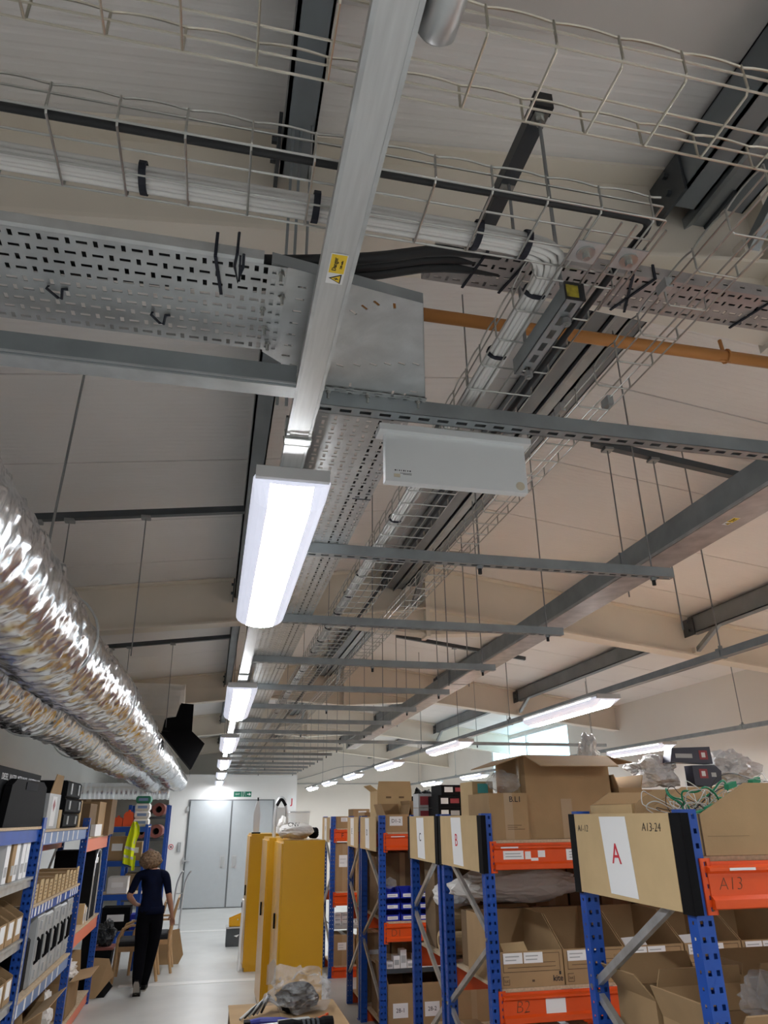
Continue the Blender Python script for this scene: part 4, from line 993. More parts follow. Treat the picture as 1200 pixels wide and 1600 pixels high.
# black printed boxes stacked on rack C
n = 0
carton('carton', 'plain carton under the stack of black boxes on rack C', 1.82, 2.45, 6.1, 6.42, ZA, ZA+.12, 'card_dark', group='cartons on rack C', tape=False)
for (x, z, w, h, d) in ((1.83,0,.19,.09,.3),(2.03,0,.19,.09,.3),(1.83,.092,.19,.09,.3),(2.03,.092,.19,.09,.3),(1.86,.185,.22,.08,.3),(2.09,.185,.13,.085,.3),(2.23,0,.19,.09,.3)):
    pos = ['bottom left','bottom middle','second layer left','second layer right','long one on top','short one on top','bottom right'][n]; y = 6.1; zz = ZA+.122+z
    o = thing('printed_box', 'black printed box in the stack on rack C, '+pos, 'box', (x, y, zz), 'black boxes on rack C')
    B(x, x+w, y, y+d, zz, zz+h).build('box_body', 'case_black', o)
    B(x+w*.12, x+w*.45, y-.0015, y, zz+h*.3, zz+h*.8).build('side_label', 'paper' if n % 2 == 0 else 'print_red', o)
    B(x+w*.55, x+w*.95, y-.0015, y, zz+h*.35, zz+h*.75).build('side_print', 'print_red' if n in (2, 4, 5) else 'case_grey', o)
    n += 1
carton('carton', 'low carton under the clear boxes of red packs on rack C', 1.75, 1.99, 6.44, 6.64, ZA, ZA+.10, 'card', group='cartons on rack C', tape=False)
for i, z in enumerate((.102, .218)):
    o = thing('clear_pack_box', 'clear box of red packs on the aisle end of rack C, '+('lower','upper')[i], 'box', (1.80, 6.45, ZA+z), 'clear boxes on rack C')
    B(1.755, 1.98, 6.45, 6.63, ZA+z, ZA+z+.112).build('tub', 'case_grey', o)
    B(1.77, 1.965, 6.447, 6.45, ZA+z+.02, ZA+z+.09).build('red_packs', 'print_red', o)
# rack B middle shelf: big carton seen end-on, foam bundle, rolls
crumple('foam_bundle', 'white foam sheets bundled in plastic behind rack B bins', 'foam', (2.25, 5.55, 1.02+SB+.50), .50, .16, .12, 'bag_white', 2, amp=.2)
RCz = 1.02+SB+.001
for i, (y, z) in enumerate(((5.93, 0), (6.10, .0), (6.02, .16))):
    o = thing('paper_roll', 'pale padded roll on rack C middle shelf, %s' % ('front one','rear one','top one')[i], 'roll', (1.80, y, RCz+z), 'padded rolls on rack C')
    m = MB(); m.tube([(1.80,y,RCz+.085+z),(1.82,y,RCz+.085+z),(2.5,y,RCz+.085+z),(2.52,y,RCz+.085+z)], [.06,.08,.08,.06], 20); m.build('roll', 'card_light', o, smooth=False)
    m = MB(); m.tube([(1.797,y,RCz+.085+z),(1.80,y,RCz+.085+z)], .03, 16); m.build('core', 'card_dark', o)
crumple('foam_bundle', 'white foam wrap on top of the padded rolls on rack C', 'foam', (1.95, 6.1, RCz+.40), .18, .25, .10, 'bag_white', 6, amp=.25)
for i, (x0, w, t) in enumerate(((2.60,.28,'SC-4'),(2.90,.26,'SC-2'),(3.18,.26,'SC-3'),(3.48,.26,'SC-4'),(3.78,.28,'SC-5'))):
    carton('carton', 'brown carton labelled %s on rack C, seen between racks, %s along' % (t, ORD[i]), x0, x0+w, 6.05, 6.5, RCz, RCz+.60+.03*(i % 2), 'card_dark' if i % 2 else 'card', group='labelled cartons on rack C', labels=[(x0+.05, x0+.2, RCz+.40, RCz+.49, t)])
# lower shelves
Z0 = .12+SB+.001
bins2([1.81, 2.09, 2.37, 2.65], 4.84, Z0, 'open brown bin on the bottom shelf of rack B, %s from the aisle', 'bins on rack B bottom', ['23-4','23-5'])
for i, (x0, x1) in enumerate(((1.84, 2.30), (2.36, 2.85), (2.92, 3.4), (3.48, 4.0))):
    open_carton('carton', 'open brown carton on the middle shelf of the nearest rack, %s from the aisle' % ORD[i], x0, x1, 2.66, 3.10, 1.02+SB+.001, 1.02+SB+.22+.03*(i % 2), (35, 20, 25, 35), .12, group='open cartons on rack A')
for i, (x0, x1) in enumerate(((1.84, 2.25), (2.32, 2.8))):
    open_carton('carton', 'open brown carton at the back of the nearest rack middle shelf, %s from the aisle' % ORD[i], x0, x1, 3.14, 3.45, 1.02+SB+.001, 1.02+SB+.26, (15, 15, 40, 20), .12, group='open cartons on rack A')
pb = crumple('clear_bag', 'clear bag with a white paper label in the nearest rack', 'bag', (2.10, 2.75, 1.02+SB+.33), .12, .09, .09, 'clear_bag', 9)
note(pb, 2.04, 2.16, 2.655, 1.31, 1.41, lines=3)
# rack D
o = open_carton('carton', 'open carton with a white label at the aisle end of rack D top', 1.80, 2.06, 7.98, 8.4, ZA, ZA+.17, (None, 0, 20, 15), .11, m='card', group='open cartons on rack D')
note(o, 1.85, 1.99, 7.979, ZA+.06, ZA+.15, txt='D1-2', tsz=.05)
open_carton('carton', 'second open carton on rack D top beside the labelled one', 2.10, 2.34, 7.98, 8.4, ZA, ZA+.19, (None, 0, 15, 15), .12, group='open cartons on rack D')
o = open_carton('large_carton', 'pale open carton with hand holes raised above rack D', 1.62+.2, 2.22, 8.45, 8.85, ZA, ZA+.42, (0, None, 55, None), .10, m='card_light', group='open cartons on rack D')
for x in (1.95, 2.10): B(x-.03, x+.03, 8.4485, 8.4495, ZA+.34, ZA+.36).build('hand_hole', 'card_dark', o)
crumple('black_parts_bag', 'bag of black parts beside the pale carton on rack D', 'bag', (2.40, 8.6, ZA+.30), .13, .12, .12, 'case_black', 5, amp=.7)
carton('carton', 'plain carton under the bag of black parts on rack D', 2.27, 2.60, 8.45, 8.85, ZA, ZA+.20, group='cartons on rack D', tape=False)
for i, (x, z) in enumerate([(x, z) for z in (0, .10, .20) for x in (1.80, 1.965, 2.13)]):
    o = thing('small_parts_bin', 'blue plastic parts bin on rack D, %s row, %s from the aisle' % (('bottom','middle','top')[i//3], ORD[i % 3]), 'bin', (x, 8.0, RCz+z), 'blue parts bins on rack D')
    m = MB(); y0 = 7.99; zz = RCz+z+.0005; w = .15
    m.box(x,x+w,y0,y0+.22,zz,zz+.004); m.box(x,x+w,y0,y0+.004,zz+.004,zz+.055); m.box(x,x+w,y0+.216,y0+.22,zz+.004,zz+.095)
    for xx in (x, x+w-.004): m.prism([(xx,y0+.004,zz+.004),(xx,y0+.216,zz+.004),(xx,y0+.216,zz+.095),(xx,y0+.07,zz+.095),(xx,y0+.004,zz+.055)], (.004,0,0))
    m.build('bin_body', 'bin_blue', o); note(o, x+.02, x+.13, y0-.0005, zz+.012, zz+.042, lines=1)
o = crumple('clear_bag', 'clear bag sticking out of the top blue bin on rack D', 'bag', (1.87, 8.07, RCz+.335), .06, .06, .05, 'clear_bag', 15)
for i, (x0, x1, t) in enumerate(((1.82,2.10,'28-1'),(2.14,2.42,'28-2'))):
    o = open_carton('carton', 'open carton labelled %s on the bottom shelf of rack D' % t, x0, x1, 8.0, 8.5, Z0, Z0+.36, (None, 12, 12, 12), .14, group='open cartons on rack D')
    note(o, x0+.05, x0+.2, 7.999, Z0+.08, Z0+.20, txt=t, tsz=.05)
# intermediate shelf of rack D with small white boxes and bags
ms = thing('wire_shelf_deck', 'dark intermediate shelf deck in rack D', 'shelf', (1.82, 8.0, .62)); B(1.80, 4.1, 8.0, 8.9, .60, .62).build('deck', 'chipboard', ms); B(1.80, 4.1, 7.985, 8.0, .59, .63).build('front_edge', 'dark_steel', ms)
for i in range(8):
    x = 1.82+.07*i; h = .06+.05*((i*7) % 3)
    o = thing('small_white_box', 'small white box on the intermediate shelf of rack D, %s from the aisle' % ORD[i], 'box', (x, 8.03, .62), 'small white boxes on rack D')
    B(x, x+.062, 8.03, 8.15, .621, .621+h).build('box_body', 'paper', o); B(x+.008, x+.054, 8.0285, 8.03, .621+h*.3, .621+h*.7).build('label', 'case_grey', o)
carton('carton', 'dark brown carton low behind the blue bins on rack D', 1.82, 2.4, 8.5, 8.88, RCz, RCz+.60, 'card_dark', group='cartons on rack D')
carton('carton', 'brown carton right of the blue bins on rack D', 2.42, 2.95, 8.1, 8.88, RCz, RCz+.58, 'card', group='cartons on rack D')
carton('carton', 'tall dark carton behind the padded rolls on rack C', 1.84, 2.55, 6.32, 6.62, RCz, RCz+.66, 'card_dark', group='cartons on rack C')
carton('carton', 'long dark carton behind the bins on rack B middle shelf', 1.84, 3.0, 5.44, 5.66, RCz, RCz+.34, 'card_dark', group='cartons on rack B')
carton('carton', 'dark carton low behind the open cartons on rack D bottom shelf', 1.84, 2.9, 8.52, 8.88, Z0, Z0+.42, 'card_dark', group='cartons on rack D')
carton('carton', 'brown carton at the right of rack D bottom shelf', 2.46, 2.95, 8.02, 8.5, Z0, Z0+.40, 'card', group='cartons on rack D')
# rack E and F
for (nm, y, zz, lst) in (('E', 9.08, ZA, ((1.80,.2,.20),(2.02,.2,.23))), ('F', 11.28, ZA, ((1.80,.24,.16),(2.06,.25,.26),(2.33,.2,.2)))):
    for i, (x, w, h) in enumerate(lst):
        carton('carton', 'brown carton on top of rack %s, %s from the aisle' % (nm, ORD[i]), x, x+w, y, y+.4, zz, zz+h, group='cartons on rack '+nm, tape=False, labels=[(x+.08, x+.2, zz+h*.55, zz+h*.9, None)])
for (nm, y, zz, lst) in (('F middle shelf', 11.28, RCz, ((1.80,.28,.62),(2.1,.28,.58),(2.4,.4,.6))), ('F bottom shelf', 11.28, Z0, ((1.80,.3,.36),(2.12,.3,.3))), ('E middle shelf', 9.1, RCz, ((1.80,.3,.66),(2.12,.3,.62),(2.44,.5,.6))), ('E bottom shelf', 9.1, Z0, ((1.80,.3,.66),(2.12,.3,.6),(2.44,.5,.62))), ('C bottom shelf', 5.85, Z0, ((1.80,.34,.42),(2.16,.3,.38),(2.5,.35,.45)))):
    for i, (x, w, h) in enumerate(lst):
        carton('carton', 'brown carton on rack %s, %s from the aisle' % (nm, ORD[i]), x, x+w, y, y+.45, zz, zz+h, group='cartons on rack '+nm, labels=[(x+.06, x+.18, zz+h*.5, zz+h*.75, None)])
md = thing('wire_shelf_deck', 'grey intermediate shelf deck in rack F with white labels', 'shelf', (1.82, 11.3, .58)); B(1.80, 4.1, 11.3, 12.0, .58, .60).build('deck', 'galv_dark', md); B(1.80, 4.1, 11.285, 11.3, .57, .615).build('front_edge', 'case_grey', md)
for i in range(6):
    x = 1.82+.1*i
    for j in range(3):
        o = thing('white_packet', 'white packet in the stacks on rack F deck, %s stack, %s up' % (ORD[i], ORD[j]), 'packet', (x, 11.33, .6+.055*j), 'white packets on rack F'); B(x, x+.09, 11.33, 11.45, .601+.055*j, .651+.055*j).build('packet', 'paper', o); B(x+.01, x+.08, 11.328, 11.33, .615+.055*j, .640+.055*j).build('label', 'case_grey', o)
for ch in list(BIN2.children): bpy.data.objects.remove(ch)
bpy.data.objects.remove(BIN2)
# ------------------------------------------------------------------ left racks (run along the aisle)
XF, XBK = -1.25, -1.85
UPL = upright_mesh()
def lrack(label, y0, y1, levels, col, near_up=True, braces=True):
    root = thing('shelving_rack', label, 'rack', (XF, (y0+y1)/2, 0), 'racks on the left')
    ys = ([y0] if near_up else []) + [y1]
    for y in ys:
        for x in (XF-.06, XBK):
            put('upright', UPM, root, (x, y-.034, 0))
    for (z, h, m, kind) in levels:
        for x in ((XF-.03, XBK+.03)):
            b = MB(); b.box(x-.016, x+.016, y0+.034, y1-.034, z-h, z); bm2 = b.build('beam', m, root)
            if kind == 'labels' and x > -1.5:
                k = int((y1-y0)/.13)
                for i in range(k):
                    if random.random() < .82:
                        yy = y0+.10+i*.128; q = MB(); q.box(x+.016, x+.0172, yy, yy+.055, z-h+.008, z-.006); q.build('label', 'paper', bm2)
            if kind == 'strip' and x > -1.5:
                q = MB(); q.box(x+.016, x+.0168, y0+.05, y1-.05, z-h+.004, z-.004); q.build('label_strip', 'label_blue', bm2)
                for (yy, w) in [(y0+.12+i*.26, .05) for i in range(int((y1-y0-.2)/.26))]:
                    q = MB(); q.box(x+.0168, x+.018, yy, yy+w, z-h+.008, z-.006); q.build('label', 'paper', bm2)
        b = MB(); b.box(XBK+.03, XF-.002, y0+.034, y1-.034, z+.0005, z+.018); b.build('shelf_board', 'chipboard' if kind != 'steel' else 'galv', root)
    if braces:
        for s in (0, 1):
            b = MB(); a, c = (.5, 1.7) if s else (1.7, .5); b.bar((XBK+.0, y0+.05, a), (XBK+.0, y1-.05, c), .004, .03, (1,0,0)); b.build('cross_brace', 'galv', root)
    return root
random.seed(3)
l1 = lrack('blue rack on the left with white shelf labels and grey tool cases', 6.45, 8.72, [(1.915,.095,'rack_blue','strip'), (1.39,.075,'rack_blue','labels'), (.775,.10,'rack_blue','strip'), (.16,.08,'rack_blue','plain')], 'rack_blue')
l0 = lrack('nearest rack on the left, cut by the picture edge, with grey steel shelves', 4.2, 6.40, [(1.94,.085,'rack_blue','plain'), (1.60,.05,'galv','steel'), (1.20,.05,'galv','steel'), (.82,.05,'galv','steel')], 'rack_blue', near_up=True)
l2 = lrack('left rack with orange beams behind the tool cases', 8.78, 10.58, [(1.815,.13,'rack_orange_pale','plain'), (.93,.13,'rack_orange_pale','plain'), (.125,.11,'rack_orange_pale','plain')], 'rack_blue', near_up=False)
rl = thing('edge_strip', 'galvanised perforated strip on the front edge of the left upright', 'strip', (XF, 6.40, 0))
m = MB(); m.holed((XF+.012, 6.365, .1), (0,1,0), (0,0,1), 1, 46, .045, .04, lambda i, j: (.008, .010)); o = m.build('strip', 'galv', rl); solid(o, .002, 0)
T = .019
def hcase(name, label, x0, x1, y0, y1, z0, z1, m='case_black', cat='case', group=None, handle=True):
    root = thing(name, label, cat, ((x0+x1)/2, (y0+y1)/2, z0), group)
    b = MB(); e = .015
    b.loft([[(x0+e,y0,z0),(x1-e,y0,z0),(x1,y0,z0+e),(x1,y0,z1-e),(x1-e,y0,z1),(x0+e,y0,z1),(x0,y0,z1-e),(x0,y0,z0+e)], [(x0+e,y1,z0),(x1-e,y1,z0),(x1,y1,z0+e),(x1,y1,z1-e),(x1-e,y1,z1),(x0+e,y1,z1),(x0,y1,z1-e),(x0,y1,z0+e)]])
    b.build('shell', m, root)
    if handle:
        q = MB(); ym = (y0+y1)/2; zc = z1-.06; q.tube([(x1, ym-.07, zc), (x1+.022, ym-.06, zc), (x1+.022, ym+.06, zc), (x1, ym+.07, zc)], .008, 6); q.build('handle', 'case_black' if m != 'case_black' else 'case_grey', root)
    return root
# top shelf of the labelled rack and the near rack
zt = 1.94+T+.001
o = thing('printed_box', 'big black printed box lying along the top of the nearest left rack', 'box', (-1.4, 5.6, zt), None)
B(-1.77, -1.31, 4.6, 6.33, zt, zt+.36).build('box_body', 'case_black', o)
text('DIESEL, WATER, METHANOL, INJECTION KIT', .055, (-1.309, 5.75, zt+.30), (0,1,0), (0,0,1), 'paper', o)
B(-1.3095, -1.3085, 5.02, 5.12, zt+.15, zt+.17).build('side_print', 'print_red', o); B(-1.3095, -1.3085, 4.9, 5.05, zt+.20, zt+.215).build('side_print', 'paper', o)
hc = thing('tool_case', 'flat black tool case standing in front of the printed black box', 'case', (-1.27, 5.85, zt))
m = MB(); m.prism([(-1.30, 5.22, zt), (-1.30, 6.38, zt), (-1.30, 6.33, zt+.27), (-1.30, 6.20, zt+.305), (-1.30, 5.40, zt+.295), (-1.30, 5.28, zt+.25)], (.045,0,0)); m.build('shell', 'case_black', hc)
m = MB(); m.box(-1.256, -1.250, 5.65, 6.0, zt+.235, zt+.285); m.build('handle_recess', 'hole_dark', hc)
m = MB(); m.box(-1.2552, -1.252, 5.70, 5.96, zt+.262, zt+.274); m.build('handle', 'black_rubber', hc)
zt1 = 1.915+T+.001
o = thing('open_printed_carton', 'grey printed carton with a raised brown flap on the labelled left rack', 'box', (-1.4, 6.85, zt1))
B(-1.70, -1.30, 6.72, 7.20, zt1, zt1+.27).build('carton_body', 'case_grey', o); m = MB(); m.prism([(-1.30,6.74,zt1+.27),(-1.30,7.18,zt1+.27),(-1.28,7.10,zt1+.42),(-1.28,6.80,zt1+.42)], (-.006,0,0)); m.build('flap', 'card', o)
B(-1.2995, -1.2985, 6.86, 7.05, zt1+.02, zt1+.25).build('printed_panel', 'paper', o)
m = MB(); m.prism([(-1.2983,6.95,zt1+.23),(-1.2983,7.0,zt1+.18),(-1.2983,6.95,zt1+.13),(-1.2983,6.90,zt1+.18)], (.0006,0,0)); m.build('diamond_mark', 'print_red', o)
o = carton('carton', 'small pale slatted carton beside the grey printed one, left rack', -1.45, -1.30, 7.24, 7.36, zt1, zt1+.15, 'card_light', group='cartons on the left racks', tape=False)
for i, (y0, y1, z0, z1) in enumerate(((7.42, 8.2, 0, .12), (7.42, 8.3, .125, .25), (7.40, 8.15, .255, .40))):
    o = hcase('hard_case', 'black hard case in the stack on the labelled left rack, %s' % ('bottom','middle','top')[i], -1.75, -1.29, y0, y1, zt1+z0, zt1+z1, 'case_black', group='stacked black hard cases', handle=False)
    for yy in (y0+.15, y1-.2):
        m = MB(); m.box(-1.289, -1.280, yy, yy+.05, zt1+z0+.03, zt1+z1-.02); m.build('latch', 'case_grey', o)
carton('carton', 'thin pale carton standing at the end of the labelled left rack', -1.60, -1.30, 8.32, 8.42, zt1, zt1+.25, 'card_light', group='cartons on the left racks', tape=False)
z2 = 1.815+T+.001
carton('carton', 'brown carton on the orange left rack top, nearer one', -1.75, -1.28, 8.85, 9.35, z2, z2+.33, 'card_dark', group='cartons on the left racks')
carton('carton', 'brown carton stacked high on the orange left rack top, middle one', -1.75, -1.26, 9.40, 9.95, z2, z2+.36, 'card', group='cartons on the left racks')
carton('carton', 'dark brown carton at the far end of the orange left rack top', -1.75, -1.20, 9.98, 10.5, z2, z2+.40, 'card_dark', group='cartons on the left racks')
carton('carton', 'small white fronted carton on the orange left rack top', -1.27, -1.22, 9.0, 9.5, z2, z2+.12, 'paper', group='cartons on the left racks', tape=False)
# second shelf: row of small boxes
z3 = 1.39+T+.001
for i in range(11):
    y = 6.55+i*.19; h = .135+.012*((i*5) % 3)
    o = thing('small_parts_box', 'small brown parts box in the row on the left rack, %s from the near end' % ORD[i], 'box', (-1.4, y, z3), 'small parts boxes on the left rack')
    b = MB(); b.box(-1.62, -1.27, y, y+.14, z3, z3+h*.9); b.build('carton_body', 'card', o); B(-1.2695, -1.265, y+.01, y+.13, z3+.002, z3+h).build('printed_front', 'card_light', o)
    q = MB()
    for j in range(4): q.box(-1.2648, -1.2644, y+.03, y+.03+random.uniform(.04,.08), z3+.03+.025*j, z3+.036+.025*j)
    q.build('print', 'ink_brown', o)
big = open_carton('carton', 'wide shallow brown carton behind the small parts boxes, left rack', -1.80, -1.64, 6.6, 8.5, z3, z3+.17, (None,)*4, group='cartons on the left racks')
crumple('clear_bag', 'clear plastic bag on top of the small parts boxes', 'bag', (-1.5, 7.1, z3+.26), .12, .22, .11, 'clear_bag', 31)
# third shelf: tool cases
z4 = .775+T+.001
for i in range(3):
    hcase('tool_case', 'slim black tool case standing in front of the grey cases, %s from the near end' % ORD[i], -1.72, -1.30, 6.55+i*.125, 6.65+i*.125, z4, z4+.36, 'case_black', group='slim black tool cases', handle=False)
for i in range(5):
    y0 = 6.98+i*.335
    o = hcase('tool_case', 'grey plastic tool case standing on the left rack, %s from the near end' % ORD[i], -1.72, -1.285, y0, y0+.31, z4, z4+.50-.02*(i % 2), 'case_grey', group='grey tool cases', handle=False)
    m = MB(); m.tube([(-1.284,y0+.07,z4+.16),(-1.262,y0+.07,z4+.18),(-1.262,y0+.07,z4+.32),(-1.284,y0+.07,z4+.34)], .012, 8); m.build('handle', 'case_black', o)
    for zz in (.08, .42):
        m = MB(); m.box(-1.285, -1.272, y0+.13, y0+.17, z4+zz-.03, z4+zz+.03); m.build('latch', 'case_silver', o)
    m = MB(); m.box(-1.285, -1.278, y0+.02, y0+.04, z4+.02, z4+.47); m.build('rim', 'case_silver', o)
    m = MB(); m.box(-1.285, -1.274, y0+.24, y0+.29, z4+.16, z4+.34); m.build('logo_plate', 'case_black', o)
# bottom shelf and floor
z5 = .16+T+.001
open_carton('carton', 'large open brown carton on the bottom of the labelled left rack', -1.78, -1.28, 7.0, 7.8, z5, z5+.38, (15,15,20,60), .2, group='cartons on the left racks')
crumple('paper_wad', 'crumpled cream packing paper on the bottom of the left rack', 'paper', (-1.45, 8.25, z5+.2), .16, .25, .19, 'bag_white', 41)
# orange rack shelves
z6 = .93+T+.001
carton('carton', 'brown carton on the middle shelf of the orange left rack', -1.75, -1.35, 8.95, 9.4, z6, z6+.38, group='cartons on the left racks')
o = thing('flat_case', 'tall black panel case with a pale rim on the orange left rack', 'case', (-1.3, 10.1, z6))
B(-1.72, -1.28, 9.75, 10.25, z6, z6+.72).build('shell', 'case_black', o)
m = MB(); m.tube(smooth_path([(-1.275,9.77,z6+.01),(-1.275,9.77,z6+.72),(-1.275,10.23,z6+.72),(-1.275,10.23,z6+.01)],2), .012, 6); m.build('rim', 'case_silver', o)
B(-1.2795,-1.278,9.95,10.05,z6+.58,z6+.64).build('badge', 'paper', o)
for i in range(4):
    y = 9.42+.075*i; o = thing('leaflet', 'white folder standing on the orange rack middle shelf, %s from the near end' % ORD[i], 'folder', (-1.35, y, z6), 'white folders on the orange rack'); B(-1.5, -1.28, y, y+.05, z6, z6+.2-.02*i).build('folder', 'paper' if i % 2 else 'card_light', o); B(-1.279,-1.2775,y+.01,y+.04,z6+.03,z6+.1).build('spine_label', 'case_grey', o)
z7 = .125+T+.001
open_carton('carton', 'open carton of packing paper on the bottom of the orange left rack', -1.75, -1.28, 9.1, 9.8, z7, z7+.32, (20,20,20,80), .2, group='cartons on the left racks')
crumple('paper_wad', 'crumpled cream packing paper in the carton on the orange rack', 'paper', (-1.45, 9.45, z7+.36), .17, .22, .14, 'bag_white', 44)
# near rack: boards and bins on the steel shelves
for i, (y0, h, m) in enumerate(((5.55,.26,'paper'),(5.72,.26,'card'),(5.82,.27,'paper'),(6.0,.28,'paper'),(6.12,.28,'paper'))):
    o = thing('white_board_box', 'white flat box standing on the near left steel shelf, %s in the row' % ORD[i], 'box', (-1.4, y0, 1.62), 'white flat boxes'); b = MB(); b.box(-1.75, -1.28, y0, y0+.10, 1.62+.001, 1.62+h); b.build('box_body', m, o); B(-1.279,-1.2775,y0+.02,y0+.08,1.66,1.72).build('end_label', 'case_grey', o)
for k, zz in enumerate((1.22, .84)):
    for i in range(6):
        y0 = 5.0+i*.225; o = thing('open_parts_bin', 'brown bin, white front label, near left rack, %s shelf, %s from near end' % (('upper','lower')[k], ORD[i]), 'bin', (-1.4, y0, zz), 'labelled bins on the near left rack')
        m = MB(); m.box(-1.75,-1.27,y0,y0+.2,zz+.001,zz+.006)
        for yy in (y0, y0+.195): m.prism([(-1.75,yy,zz+.006),(-1.27,yy,zz+.006),(-1.27,yy,zz+.16),(-1.42,yy,zz+.25),(-1.75,yy,zz+.25)], (0,.005,0))
        m.box(-1.275,-1.27,y0+.005,y0+.195,zz+.006,zz+.15); m.box(-1.75,-1.745,y0+.005,y0+.195,zz+.006,zz+.25); m.build('bin_body', 'card', o)
        B(-1.27,-1.268,y0+.04,y0+.16,zz+.04,zz+.14).build('label', 'paper', o)

# ------------------------------------------------------------------ far left shelves, vest, rolls
bs = thing('blue_shelf_unit', 'blue metal shelf unit facing the camera beyond the left racks, hi-vis vest hung on it', 'shelf unit', (-1.25, 12.5, 0))
for x in (-1.55, -.97):
    for y in (12.5, 13.0): 
        m = MB(); m.box(x, x+.045, y, y+.045, 0, 1.93); m.build('post', 'rack_blue', bs)
for z in (1.90, 1.43, .98, .50):
    m = MB(); m.box(-1.505, -.97, 12.495, 12.53, z-.075, z); m.build('beam', 'rack_blue', bs); m = MB(); m.box(-1.55, -.925, 12.53, 13.045, z-.01, z+.004); m.build('shelf_board', 'chipboard', bs)
def shelf_box(name, label, x0, x1, z0, h, m, y=12.54, d=.35, group='things on the blue shelf unit', cat='box'):
    o = thing(name, label, cat, (x0, y, z0), group); e = .006
    b = MB(); b.box(x0, x1, y, y+d, z0+.005, z0+h); b.build('body', m, o); B(x0+(x1-x0)*.2, x0+(x1-x0)*.8, y-.001, y, z0+h*.4, z0+h*.7).build('label', 'paper' if m != 'paper' else 'case_grey', o); return o
for i, (x0, h) in enumerate(((-1.46,.13),(-1.31,.21))):
    o = thing('plastic_can', 'orange plastic can on top of the blue shelf unit, '+('short one on the left','tall one on the right')[i], 'can', (x0+.07, 12.6, 1.905), 'orange cans')
    b = MB(); b.box(x0, x0+.14, 12.53, 12.75, 1.905, 1.905+h*.8); b.prism([(x0,12.53,1.905+h*.8),(x0+.14,12.53,1.905+h*.8),(x0+.11,12.53,1.905+h),(x0+.03,12.53,1.905+h)], (0,.22,0)); b.build('body', 'can_orange', o)
    m = MB(); m.tube([(x0+.07,12.6,1.905+h),(x0+.07,12.6,1.93+h)], .02, 10); m.build('cap', 'can_orange', o)
for i in range(4):
    o = thing('pale_sack', 'pale blue and white packet in the pile on the blue shelf unit, %s up' % ORD[i], 'packet', (-1.05, 12.7, 1.905+.11*i), 'pale packets'); b = MB()
    z0 = 1.905+.11*i; b.loft([[(-1.16+s,12.56+s,z) ,(-.94-s,12.56+s,z),(-.94-s,12.9-s,z),(-1.16+s,12.9-s,z)] for z, s in ((z0+.002,.02),(z0+.03,0),(z0+.08,0),(z0+.107,.02))]); b.build('packet', 'green_lid' if i == 3 else 'bag_white', o); B(-1.12,-.98,12.558,12.56,z0+.035,z0+.075).build('label', 'label_blue', o)
shelf_box('carton', 'brown carton on the upper middle of the blue shelf unit, left', -1.48, -1.22, 1.435, .33, 'card'); shelf_box('carton', 'brown carton with white slips in the blue shelf unit, right', -1.2, -.99, 1.435, .25, 'card')
shelf_box('plastic_tub', 'white plastic tub in the lower part of the blue shelf unit', -1.42, -1.14, .985, .22, 'bag_white'); shelf_box('dark_crate', 'dark crate low in the blue shelf unit', -1.45, -1.05, .505, .3, 'case_black'); shelf_box('plastic_tub', 'blue plastic tub low in the blue shelf unit, behind the person', -1.04, -.93, .505, .2, 'bin_blue', y=12.55, d=.3)
# vest
vs = thing('hi_vis_vest', 'yellow hi-vis vest with grey bands hanging on the blue shelf unit', 'vest', (-1.1, 12.44, 1.3))
rings = []
zs = [1.97, 1.90, 1.80, 1.68, 1.56, 1.45, 1.40]; xl = [-1.16,-1.18,-1.20,-1.22,-1.235,-1.235,-1.235]; xr = [-1.09,-1.05,-1.04,-1.08,-1.09,-1.085,-1.085]
for z, a, b in zip(zs, xl, xr):
    row = []
    for k in range(9):
        t = k/8; row.append((a+(b-a)*t, 12.445+.022*math.sin(t*9+z*7), z-.05*t*(z < 1.6)))
    rings.append(row)
def sheet(rows, t=.008):
    m = MB(); n = len(rows[0]); o = 0
    fr = [[Vector(p) for p in r] for r in rows]; vs_ = [p for r in fr for p in r]+[p+Vector((0,t,0)) for r in fr for p in r]; N = len(rows)*n; fs = []
    for i in range(len(rows)-1):
        for k in range(n-1):
            a = i*n+k; fs += [(a,a+1,a+n+1,a+n), (N+a,N+a+n,N+a+n+1,N+a+1)]
    for i in range(len(rows)-1): fs += [(i*n,(i+1)*n,N+(i+1)*n,N+i*n), (i*n+n-1,N+i*n+n-1,N+(i+1)*n+n-1,(i+1)*n+n-1)]
    for k in range(n-1): fs += [(k,N+k,N+k+1,k+1), ((len(rows)-1)*n+k,(len(rows)-1)*n+k+1,N+(len(rows)-1)*n+k+1,N+(len(rows)-1)*n+k)]
    m.add(vs_, fs); return m
sheet(rings).build('vest_body', 'hivis', vs)
m = sheet([[(-1.10+.045*k/4, 12.44+.01*math.sin(k), z) for k in range(5)] for z in (1.50, 1.40, 1.30)]); m.build('tail', 'hivis', vs)
for z in (1.62, 1.50):
    m = sheet([[(-1.228+.143*k/8, 12.440+.022*math.sin(k/8*9+zz*7), zz-.04*k/8) for k in range(9)] for zz in (z+.018, z-.018)], .004); m.build('band', 'reflective', vs)
m = sheet([[(-1.135+.02*k, 12.438+.004*k, z) for k in range(3)] for z in (1.93, 1.78, 1.66)], .004); m.build('band', 'reflective', vs)
